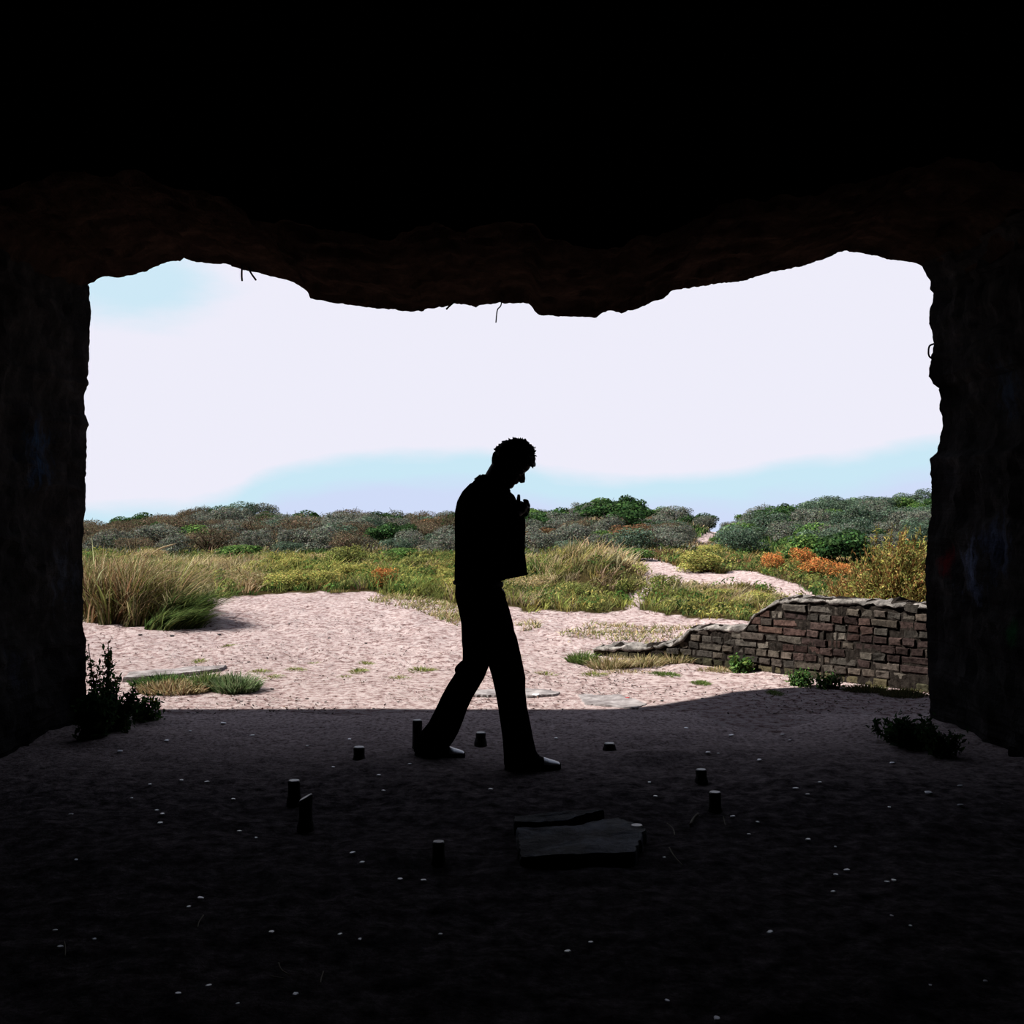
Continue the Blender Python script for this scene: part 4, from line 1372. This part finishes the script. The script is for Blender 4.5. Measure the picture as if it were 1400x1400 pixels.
def leaf_litter():
    mb = MB()
    n = 17000
    px = R.uniform(110, 1290, n); py = 822 + 155 * R.random(n) ** .9
    g = np.array([gp(a, b) for a, b in zip(px, py)])
    g[:, 2] = tz(g[:, 0], g[:, 1]) + .006
    k = ~veg(g[:, 0], g[:, 1]); g = g[k]; n = len(g)
    cl = fbm(g * 1.5, 2, 63) + R.normal(0, .35, n) > -.15
    g = g[cl]; n = len(g)
    c = pal([(110, 84, 74), (84, 70, 60), (136, 112, 98), (100, 60, 56), (70, 62, 58), (150, 120, 110)], n, .25, .4)
    leaves(g, np.repeat([[0, 0, 1.]], n, 0), R.uniform(.008, .034, n) , c, mb, .45, .22)
    o = link('leaf_litter', mb.mesh('leaf_litter', [BRICKM])); tag(o, 'brown leaf and twig litter strewn over the sunlit sand', 'litter', kind='stuff')


leaf_litter()

# ------------------------------------------------------------------ the walker
PD = 6.2
FLOORZ = 0.0


def pp(px, py, dy=0.0):
    return at(px, py, PD + dy)


def solid(name, pieces, voxel, m, parent, smooth=3, labels=None):
    """fuse lofted pieces into one continuous skin"""
    mb = MB()
    for v, q, t in pieces: mb.add(v, q, t)
    me = mb.mesh(name + '_src', [m], colours=False)
    o = bpy.data.objects.new(name + '_src', me); COL.objects.link(o)
    md = o.modifiers.new('r', 'REMESH'); md.mode = 'VOXEL'; md.voxel_size = voxel; md.use_smooth_shade = True
    if smooth:
        sm = o.modifiers.new('s', 'SMOOTH'); sm.iterations = smooth; sm.factor = .5
    dg = bpy.context.evaluated_depsgraph_get()
    dg.update()
    out = bpy.data.meshes.new_from_object(o.evaluated_get(dg))
    out.name = name
    out.materials.clear(); out.materials.append(m)
    out.transform(parent_inv(parent))
    bpy.data.objects.remove(o); bpy.data.meshes.remove(me)
    r = link(name, out, parent)
    return r




def parent_inv(parent):
    p = parent
    off = Vector((0, 0, 0))
    while p is not None:
        off += Vector(p.location); p = p.parent
    return Matrix.Translation(-off)


def plain(name, pieces, m, parent, smooth=True):
    mb = MB()
    for v, q, t in pieces: mb.add(v, q, t)
    me = mb.mesh(name, [m], smooth, False)
    me.transform(parent_inv(parent))
    return link(name, me, parent)


def loft(secs, n=28, pw=1.0):
    """secs: (back px,py, front px,py, dy, half width)"""
    out = []
    a = np.linspace(0, 2 * math.pi, n, endpoint=False)
    ca = np.sign(np.cos(a)) * np.abs(np.cos(a)) ** pw; sa = np.sign(np.sin(a)) * np.abs(np.sin(a)) ** pw
    for bx, by, fx, fy, dy, hw in secs:
        b, f = pp(bx, by, dy), pp(fx, fy, dy)
        c = (b + f) / 2; u = (f - b) / 2
        out.append(c + np.outer(ca, u) + np.outer(sa, np.array([0, hw, 0])))
    return rings(out)


walker = link('person', None, None, (0.02, PD, 0.0))
tag(walker, 'person in dark jacket and flared trousers walking, head bowed, hand at the collar', 'person')

# head, in its own frame: x forward, z up from the chin
PITCH = math.radians(38)
CHIN_L = np.array([.075, 0, .008]); CHIN_W = pp(698, 669.5)


def hd(p):
    p = np.asarray(p, float) - CHIN_L
    c, s = math.cos(PITCH), math.sin(PITCH)
    return np.stack([p[..., 0] * c + p[..., 2] * s, p[..., 1], -p[..., 0] * s + p[..., 2] * c], -1) + CHIN_W


HZs = [0, .008, .018, .03, .042, .05, .057, .064, .072, .08, .095, .11, .122, .135, .148, .165, .185, .205, .22, .230, .234]
HF = [.055, .068, .077, .079, .075, .080, .078, .081, .079, .077, .080, .079, .076, .082, .086, .085, .079, .066, .048, .026, .01]
HB = [.005, -.005, -.012, -.02, -.032, -.042, -.05, -.058, -.066, -.073, -.084, -.092, -.096, -.099, -.1, -.099, -.094, -.08, -.06, -.032, -.012]
HWd = [.02, .03, .038, .044, .048, .051, .053, .055, .058, .061, .066, .069, .071, .073, .075, .076, .073, .062, .046, .026, .01]


def head_section(i, k=1.0, grow=0.0):
    a = np.linspace(0, 2 * math.pi, 40, endpoint=False)
    f, b, w, z = HF[i] + grow, HB[i] - grow, HWd[i] + grow, HZs[i]
    c = (f + b) / 2; r = (f - b) / 2
    ca = np.sign(np.cos(a)) * np.abs(np.cos(a)) ** .9; sa = np.sign(np.sin(a)) * np.abs(np.sin(a)) ** .9
    return np.stack([c + ca * r, sa * w, np.full(40, z)], 1)


hs = [head_section(i) for i in range(len(HZs))]
for i, z in enumerate(HZs):      # eye sockets and cheeks
    if .105 < z < .135:
        for sgn in (-1, 1):
            d = np.exp(-((hs[i][:, 1] - sgn * .032) / .014) ** 2) * (hs[i][:, 0] > 0)
            hs[i][:, 0] -= .010 * d * math.exp(-((z - .118) / .012) ** 2)
v, q, t = rings(hs)
head = (hd(v), q, t)


def hpiece(v, q, t): return (hd(v), q, t)


nose = hpiece(*tube([(.070, 0, .128), (.082, 0, .112), (.094, 0, .096), (.101, 0, .086), (.092, 0, .078), (.078, 0, .077)], [.008, .009, .011, .0115, .011, .006], 10))
nost = [hpiece(*ball((.088, s * .011, .081), (.011, .008, .007), 8, 5)) for s in (-1, 1)]
lips = [hpiece(*ball((.078, 0, .062), (.008, .022, .005), 10, 5)), hpiece(*ball((.077, 0, .053), (.008, .020, .0055), 10, 5))]
ears = []
for s in (-1, 1):
    a = np.linspace(0, 2 * math.pi, 13)
    P = np.stack([-.008 + np.cos(a) * .017, s * (.074 + .008 * (np.cos(a) < 0)) + 0 * a, .105 + np.sin(a) * .029], 1)
    ears.append(hpiece(*tube(P, .0052, 6))); ears.append(hpiece(*ball((-.006, s * .071, .102), (.015, .006, .026), 10, 6)))
neck = tube(smooth_path([pp(672, 690), pp(674, 665), pp(686, 640), pp(695, 625)], 4), np.array([.075, .072, .070, .068, .066, .064, .062, .061, .06, .06, .058, .055, .05]), 20)


def limb(ps, rs_, n=16, k=5):
    P = smooth_path(ps, k)
    rr = np.interp(np.linspace(0, len(ps) - 1, len(P)), np.arange(len(ps)), rs_)
    return tube(P, rr, n)


torso = loft([(640, 668, 690, 676, 0, .12), (631, 690, 698, 690, 0, .17), (629, 720, 702, 720, 0, .165), (630, 755, 696, 755, 0, .15), (629, 785, 682, 785, 0, .145), (628, 815, 688, 815, 0, .16), (634, 850, 692, 850, 0, .165), (642, 890, 690, 890, 0, .14)])
near_arm = limb([pp(652, 685, -.17), pp(652, 730, -.22), pp(660, 766, -.23), pp(682, 735, -.19), pp(703, 706, -.12), pp(709, 699, -.09)], [.05, .045, .04, .036, .028, .027])
far_arm = limb([pp(652, 685, .17), pp(640, 730, .21), pp(645, 768, .22), pp(660, 786, .2), pp(672, 799, .17), pp(680, 807, .15)], [.05, .045, .04, .036, .028, .026])
near_leg = limb([pp(662, 850, -.09), pp(686, 905, -.09), pp(701, 945, -.09), pp(704, 985, -.085), pp(708, 1030, -.08)], [.085, .07, .055, .05, .036])
far_leg = limb([pp(658, 850, .09), pp(650, 905, .11), pp(637, 930, .13), pp(612, 975, .16), pp(590, 1024, .19)], [.085, .07, .055, .05, .036])
# near hand: palm against the lapel, four bent fingers, thumb up along the collar
hb = pp(709, 699, -.085)
palm = limb([pp(706, 703, -.10), pp(711, 696, -.085), pp(716, 690, -.07)], [.024, .034, .030], 14, 4)
fing = []
for i, (a, b, c, d, r) in enumerate((((716, 684, -.075), (721, 685.5, -.06), (720.5, 690, -.04), (716, 691, -.03), .0088),
                                    ((717.5, 688, -.075), (722.6, 690, -.058), (722, 695, -.038), (716.5, 696, -.028), .0092),
                                    ((717, 693, -.08), (722.2, 695.5, -.062), (721.6, 700, -.042), (716, 700.5, -.032), .0088),
                                    ((715.5, 698, -.085), (720, 701, -.07), (719.6, 704.5, -.052), (715, 704.5, -.042), .0078))):
    fing.append(limb([pp(*a), pp(*b), pp(*c), pp(*d)], [r * 1.08, r, r * .95, r * .85], 10, 4))
thumb = limb([pp(710, 696, -.10), pp(709, 687, -.105), pp(709, 681, -.095), pp(709.4, 676.2, -.088)], [.0125, .0115, .0105, .008], 10, 4)
# far hand, slipped into the front pocket, thumb outside
palm2 = limb([pp(676, 803, .16), pp(682, 811, .14), pp(685, 819, .125)], [.025, .034, .030], 14, 4)
fing2 = [limb([pp(683 + i * .6, 817, .125 + i * .016), pp(685.5, 826, .12 + i * .016), pp(685, 834, .115 + i * .015)], [.0092, .0088, .0078], 10, 4) for i in range(-1, 3)]
thumb2 = limb([pp(681, 806, .13), pp(687, 809.5, .115), pp(690.5, 815, .11)], [.012, .0105, .008], 10, 4)
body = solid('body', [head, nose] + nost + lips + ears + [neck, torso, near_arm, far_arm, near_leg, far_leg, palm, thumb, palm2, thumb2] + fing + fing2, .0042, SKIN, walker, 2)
for s in (-1, 1):
    c = hd(np.array([.066, s * .032, .118]))
    plain('eye', [ball(c, .0125, 14, 9)], EYEM, walker)

# hair: cap over the skull plus swept locks
rs = np.random.default_rng(12)
capsecs = []
for i, z in enumerate(HZs):
    if z < .06: continue
    s = head_section(i, 1, .014 + .010 * sst(.1, .2, z))
    fr = np.interp(z, [.06, .11, .15, .178, .2, .24], [-.035, -.02, .02, .088, .12, .12])
    s[:, 0] = np.minimum(s[:, 0], fr)
    capsecs.append(s)
l = capsecs[-1].copy(); l = (l - l.mean(0)) * (.4, .4, 1) + l.mean(0) + (0, 0, .016); capsecs.append(l)
v, q, t = rings(capsecs)
pieces = [(hd(v), q, t)]
for i in range(900):
    ph = math.asin(rs.uniform(.0, 1)); a = rs.uniform(-math.pi, math.pi)
    d = np.array([math.cos(ph) * math.cos(a), math.cos(ph) * math.sin(a), math.sin(ph)])
    c0 = np.array([-.008, 0, .128])
    surf = c0 + d * np.array([.098, .083, .118])
    if surf[0] > .03 and surf[2] < .178: continue
    if surf[0] > -.03 and surf[2] < .125: continue
    sweep = np.array([.55 if surf[0] > 0 else -.25, rs.normal(0, .5), -.45 if surf[0] > .04 else (-.2 if ph < .7 else .25)])
    L = rs.uniform(.012, .024)
    e1 = surf + (d * .55 + sweep * .35) * L + rs.normal(0, .003, 3)
    e2 = surf + (d * .62 + sweep * 1.0) * L + rs.normal(0, .006, 3)
    P = smooth_path([surf - d * .012, e1, e2], 3)
    vv, qq, tt = tube(P, np.linspace(.009, .002, len(P)), 5)
    pieces.append((hd(vv), qq, tt))
for i in range(120):      # nape
    a = rs.uniform(2.2, 4.08)
    z = rs.uniform(.05, .12)
    w = np.interp(z, HZs, HWd); b = np.interp(z, HZs, HB)
    surf = np.array([(b - .006) * abs(math.cos(a)) ** .7, math.sin(a) * w, z])
    e = surf + np.array([-.018, rs.normal(0, .006), -.016])
    vv, qq, tt = tube(smooth_path([surf + (.012, 0, .01), surf + (-.012, 0, 0), e], 3), np.linspace(.009, .0015, 7), 5)
    pieces.append((hd(vv), qq, tt))
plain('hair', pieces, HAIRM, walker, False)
for s in (-1, 1):
    plain('eyebrow', [hpiece(*tube(smooth_path([(.078, s * .014, .137), (.079, s * .032, .142), (.066, s * .052, .137)], 4), [.002, .003, .0035, .0035, .0035, .003, .003, .002, .001], 6))], HAIRM, walker)

# jacket
jtorso = loft([(651, 657, 691, 669, 0, .085), (642, 661.5, 697, 672, 0, .145), (632, 672, 703, 677, 0, .20), (625, 685, 708.5, 688, 0, .222), (621.8, 700, 716.5, 702, 0, .225), (621.6, 712, 718.5, 712, 0, .22), (621.6, 728, 718.5, 728, 0, .215),
               (622, 755, 717.5, 754, 0, .208), (621.6, 778, 719.6, 771, 0, .205), (621, 796, 721.2, 785, 0, .205)], 36, .9)
js1 = limb([pp(650, 684, -.15), pp(650, 726, -.225), pp(657, 765, -.235), pp(664, 768, -.23), pp(684, 735, -.185), pp(702, 709, -.125)], [.07, .064, .057, .057, .05, .042], 18)
js2 = limb([pp(650, 684, .15), pp(643, 726, .215), pp(646, 766, .225), pp(652, 775, .22), pp(664, 789, .195), pp(670, 797, .175)], [.07, .062, .055, .054, .047, .04], 18)
fold = []
for i in range(11):
    z0 = 695 + i * 9
    s = -1
    P = [pp(rs.uniform(636, 650), z0 + rs.uniform(-4, 4), s * .2), pp(rs.uniform(665, 680), z0 + rs.uniform(6, 12), s * .2), pp(rs.uniform(690, 704), z0 + rs.uniform(2, 16), s * .16)]
    fold.append(limb(P, [.006, .012, .005], 8, 4))
jacket = solid('jacket', [jtorso, js1, js2] + fold, .006, JACKETM, walker, 3)
# collar: a stood-up band round the neck whose points flick out
v, q, t = loft([(643, 664, 698, 674, 0, .12), (647.5, 657.5, 698, 670.5, 0, .096), (653, 652.5, 696.5, 667.5, 0, .083), (659.5, 648.2, 692, 664, 0, .074), (663, 648.5, 689, 664, 0, .062)], 30)
plain('collar', [(v, q, t)], JACKETM, jacket, True)
tipc = tube([pp(658, 651), pp(652, 654.2), pp(648.2, 655.2)], [.012, .008, .002], 6)
plain('collar_point', [tipc], JACKETM, jacket)
hem = []
secs = []
for k_ in np.linspace(0, 2 * math.pi, 60):
    b, f = pp(621, 795), pp(721, 784)
    c = (b + f) / 2; u = (f - b) / 2
    ca, sa = math.cos(k_), math.sin(k_)
    secs.append(c + u * np.sign(ca) * abs(ca) ** .9 + np.array([0, .205 * np.sign(sa) * abs(sa) ** .9, 0]))
plain('hem_band', [tube(secs, .005, 6)], JACKETM, jacket)
plain('cuff', [tube([pp(699, 713, -.135), pp(704, 706.5, -.118)], [.047, .043], 14)], JACKETM, jacket)
plain('cuff', [tube([pp(667, 793, .185), pp(671.5, 799, .17)], [.044, .041], 14)], JACKETM, jacket)

# trousers
pelvis = loft([(623, 786, 683, 788, 0, .165), (622.5, 803, 686, 805, 0, .172), (622, 815, 691.5, 817, 0, .178), (627, 834, 697.5, 836, 0, .182), (630.5, 852, 702, 854, 0, .182), (631, 866, 704, 868, 0, .178), (631.5, 880, 704, 880, 0, .165), (634, 897, 699, 897, .0, .13)], 32, .95)
legN = loft([(640, 845, 695, 845, -.085, .085), (648, 870, 706.5, 870, -.09, .093), (660, 892, 711.5, 892, -.092, .092), (668, 910, 715.5, 911, -.092, .09), (672.5, 925, 718.6, 927, -.09, .089), (677, 945, 718.4, 945, -.09, .086),
             (680.5, 965, 720.5, 965, -.088, .084), (684, 988, 725, 988, -.085, .088), (687, 1010, 729.2, 1010, -.08, .094), (688.5, 1030, 733.5, 1028, -.08, .1), (689, 1046, 739.5, 1037, -.08, .105)], 28, .95)
legF = loft([(631.5, 850, 690, 850, .085, .092), (632, 875, 682, 876, .09, .092), (632.5, 893, 674, 896, .095, .091), (632.5, 905, 668, 912, .1, .09), (626.5, 914, 662.5, 926, .11, .09), (620, 924, 655, 939, .12, .088), (612, 936, 646.5, 953, .13, .086),
             (603, 953, 639, 969, .14, .085), (594.5, 971, 633, 986, .15, .088), (586, 988, 626, 1003, .16, .092), (575, 1001, 619, 1015, .175, .098), (566, 1012, 613, 1022, .185, .102), (565.5, 1027, 611, 1030, .19, .103)], 28, .95)
knob = [limb([pp(633, 905, .06), pp(626, 914, .09), pp(624.5, 919, .12)], [.012, .018, .010], 8, 4), limb([pp(640, 909, .03), pp(650, 918, .04), pp(657, 930, .05)], [.01, .014, .008], 8, 4)]
trousers = solid('trousers', [pelvis, legN, legF] + knob, .006, TROUSERM, walker, 3)
secs = []
for k_ in np.linspace(0, 2 * math.pi, 60):
    b, f = pp(622, 796), pp(685.5, 798); c = (b + f) / 2; u = (f - b) / 2
    secs.append(c + u * math.cos(k_) + np.array([0, .173 * math.sin(k_), 0]))
belt = plain('belt', [tube(secs, .012, 8)], DARKRUB, walker)
plain('buckle', [ball(pp(686.5, 799, 0), (.008, .024, .018), 10, 6)], BUCKLE, belt)['label'] = 'dull metal belt buckle'


def shoe(heel_px, toe_px, D, zbase, yaw=0.0):
    x0 = (heel_px - 700) * D / F; x1 = (toe_px - 700) * D / F
    L = x1 - x0
    root_up, rt = [], []
    us = [0.0, .04, .12, .25, .38, .5, .6, .7, .8, .9, .96, 1.0]
    hw = [.018, .03, .036, .036, .035, .038, .043, .046, .045, .036, .024, .008]
    ht = [.05, .085, .10, .105, .10, .085, .072, .06, .05, .043, .036, .024]
    a = np.linspace(0, 2 * math.pi, 20, endpoint=False)
    up, so, toe = [], [], []
    for u, w, h in zip(us, hw, ht):
        x = x0 + u * L
        z = .022 + (np.sin(a) * .5 + .5) * (h - .022)
        y = D + np.cos(a) * w * np.where(np.sin(a) > 0, .55 + .45 * np.sqrt(np.clip(1 - np.sin(a) ** 2, 0, 1)) ** .5, 1)
        sec = np.stack([np.full(20, x), y, z + zbase], 1)
        up.append(sec)
        s2 = np.stack([np.full(20, x0 - .004 + u * (L + .008)), D + np.cos(a) * (w + .005), zbase + .015 + np.clip(np.sin(a) * 2, -1, 1) * .015], 1)
        so.append(s2)
        if u >= .69:
            c = np.array([x, D, zbase + .022])
            toe.append(c + (sec - c) * (1, 1.06, 1.07) + (0.004 * (u > .95), 0, 0))
    s = plain('shoe', [rings(up)], SHOEM, walker)
    plain('sole', [rings(so)], DARKRUB, s)
    plain('toe_cap', [rings(toe)], RUBBER, s)['label'] = 'white rubber toe cap'
    lace = []
    for u, h in ((.46, .092), (.53, .083), (.60, .074)):
        x = x0 + u * L
        lace.append(tube([(x, D - .03, zbase + h - .018), (x + .003, D, zbase + h + .002), (x, D + .03, zbase + h - .018)], .003, 6))
    plain('laces', lace, RUBBER if False else DARKRUB, s)
    return s


shoe(691, 766, 6.12, 0.0)
shoe(568, 635, 6.39, 0.0)

# ------------------------------------------------------------------ sky, sun, camera
w = bpy.data.worlds.new('sky'); SC.world = w
w.use_nodes = True
nt = w.node_tree
for n in list(nt.nodes): nt.nodes.remove(n)
out = N(nt, 'ShaderNodeOutputWorld'); bg = N(nt, 'ShaderNodeBackground')
tc = N(nt, 'ShaderNodeTexCoord')
sep = N(nt, 'ShaderNodeSeparateXYZ'); nt.links.new(tc.outputs['Generated'], sep.inputs['Vector'])
mp = N(nt, 'ShaderNodeMapping'); mp.inputs['Scale'].default_value = (5.0, 5.0, 16.0); mp.inputs['Location'].default_value = (0.4, 0, 0.15)
nt.links.new(tc.outputs['Generated'], mp.inputs['Vector'])
no = N(nt, 'ShaderNodeTexNoise', i_Scale=1.6, i_Detail=5, i_Roughness=0.55)
nt.links.new(mp.outputs['Vector'], no.inputs['Vector'])
# lower rim of the white cloud bank, wandering with azimuth
fc = N(nt, 'ShaderNodeFloatCurve')
cv = fc.mapping.curves[0]
rim = [(-1400, 660), (60, 700), (200, 697), (300, 686), (370, 654), (440, 636), (540, 625), (640, 626), (720, 642), (850, 658), (950, 656), (1060, 642), (1160, 632), (1280, 612), (2000, 640), (2800, 660)]
pr = [((px - 700) / F + 1.4) / 2.8 for px, py in rim]
pv = [(HZ - py) / F * 8 for px, py in rim]
while len(cv.points) < len(rim): cv.points.new(.5, .5)
for p_, a_, b_ in zip(cv.points, pr, pv): p_.location = (a_, b_)
fc.mapping.update()
mru = N(nt, 'ShaderNodeMapRange'); mru.inputs['From Min'].default_value = -1.4; mru.inputs['From Max'].default_value = 1.4
nt.links.new(sep.outputs['X'], mru.inputs['Value']); nt.links.new(mru.outputs['Result'], fc.inputs['Value'])
dv = N(nt, 'ShaderNodeMath', operation='MULTIPLY'); dv.inputs[1].default_value = -1 / 8; nt.links.new(fc.outputs[0], dv.inputs[0])
ad = N(nt, 'ShaderNodeMath', operation='MULTIPLY_ADD'); ad.inputs[1].default_value = 0.030; nt.links.new(no.outputs['Fac'], ad.inputs[0]); nt.links.new(dv.outputs[0], ad.inputs[2])
hh = N(nt, 'ShaderNodeMath', operation='ADD'); nt.links.new(sep.outputs['Z'], hh.inputs[0]); nt.links.new(ad.outputs[0], hh.inputs[1])
hq = N(nt, 'ShaderNodeMath', operation='ADD'); nt.links.new(hh.outputs[0], hq.inputs[0]); hq.inputs[1].default_value = 0.05
WHITE = lin((238, 237, 250)); CYAN = lin((202, 232, 246)); PALEB = lin((208, 220, 248))
c1 = ramp(nt, hq.outputs[0], [(0.0, tuple(PALEB)), (0.034, tuple(PALEB)), (0.050, tuple(CYAN)), (0.060, tuple(CYAN)), (0.074, tuple(WHITE)), (1.0, tuple(WHITE))])
# a clear gap in the bank high on the left
gd = N(nt, 'ShaderNodeVectorMath', operation='DISTANCE'); gv = Vector(((175 - 700) / F, 1, (HZ - 385) / F)).normalized(); gd.inputs[1].default_value = gv
mg = N(nt, 'ShaderNodeVectorMath', operation='MULTIPLY'); mg.inputs[1].default_value = (1, 1, 2.2); nt.links.new(tc.outputs['Generated'], mg.inputs[0])
gd.inputs[1].default_value = (gv[0], gv[1], gv[2] * 2.2); nt.links.new(mg.outputs[0], gd.inputs[0])
ga = N(nt, 'ShaderNodeMath', operation='MULTIPLY_ADD'); ga.inputs[1].default_value = 0.10; ga.inputs[2].default_value = -.05; nt.links.new(no.outputs['Fac'], ga.inputs[0])
gs = N(nt, 'ShaderNodeMath', operation='ADD'); nt.links.new(gd.outputs['Value'], gs.inputs[0]); nt.links.new(ga.outputs[0], gs.inputs[1])
gm = N(nt, 'ShaderNodeMapRange', interpolation_type='SMOOTHSTEP'); gm.inputs['From Min'].default_value = .03; gm.inputs['From Max'].default_value = .10; gm.inputs['To Min'].default_value = .9; gm.inputs['To Max'].default_value = 0
nt.links.new(gs.outputs[0], gm.inputs['Value'])
mxg = N(nt, 'ShaderNodeMix', data_type='RGBA'); nt.links.new(gm.outputs['Result'], mxg.inputs['Factor']); nt.links.new(c1, mxg.inputs['A']); mxg.inputs['B'].default_value = (*CYAN, 1)
c1 = mxg.outputs['Result']
# clouds thin out higher up and behind: deep clear blue there
DEEP = (0.38, 0.42, 0.54)
mr = N(nt, 'ShaderNodeMapRange', interpolation_type='SMOOTHSTEP'); mr.inputs['From Min'].default_value = 0.24; mr.inputs['From Max'].default_value = 0.36
nt.links.new(sep.outputs['Z'], mr.inputs['Value'])
m1 = N(nt, 'ShaderNodeMix', data_type='RGBA'); nt.links.new(mr.outputs['Result'], m1.inputs['Factor']); nt.links.new(c1, m1.inputs['A']); m1.inputs['B'].default_value = (*DEEP, 1)
mr2 = N(nt, 'ShaderNodeMapRange', interpolation_type='SMOOTHSTEP'); mr2.inputs['From Min'].default_value = 0.72; mr2.inputs['From Max'].default_value = 0.45
nt.links.new(sep.outputs['Y'], mr2.inputs['Value'])
m2 = N(nt, 'ShaderNodeMix', data_type='RGBA'); nt.links.new(mr2.outputs['Result'], m2.inputs['Factor']); nt.links.new(m1.outputs['Result'], m2.inputs['A']); m2.inputs['B'].default_value = (*DEEP, 1)
nt.links.new(m2.outputs['Result'], bg.inputs['Color'])
nt.links.new(bg.outputs['Background'], out.inputs['Surface'])

sl = bpy.data.lights.new('sun', 'SUN'); sl.energy = 12.5; sl.angle = math.radians(0.6); sl.color = (1.0, 0.95, 0.88)
so = bpy.data.objects.new('sun', sl); COL.objects.link(so)
so.rotation_euler = Vector((SUN_A, SUN_B, -1)).to_track_quat('-Z', 'Y').to_euler()
so.location = (-8, -2, 12)

cd = bpy.data.cameras.new('camera'); cam = bpy.data.objects.new('camera', cd); COL.objects.link(cam)
cam.location = (0, 0, CH); cam.rotation_euler = (math.pi / 2, 0, 0)
cd.sensor_fit = 'HORIZONTAL'; cd.sensor_width = 36; cd.lens = 36 * F / 1400
cd.shift_y = -(700 - HZ) / 1400
cd.clip_start = .05; cd.clip_end = 500
SC.camera = cam
SC.view_settings.view_transform = 'Standard'
SC.view_settings.look = 'None'
SC.view_settings.exposure = 0
SC.view_settings.gamma = 1
SC.view_settings.use_curve_mapping = False
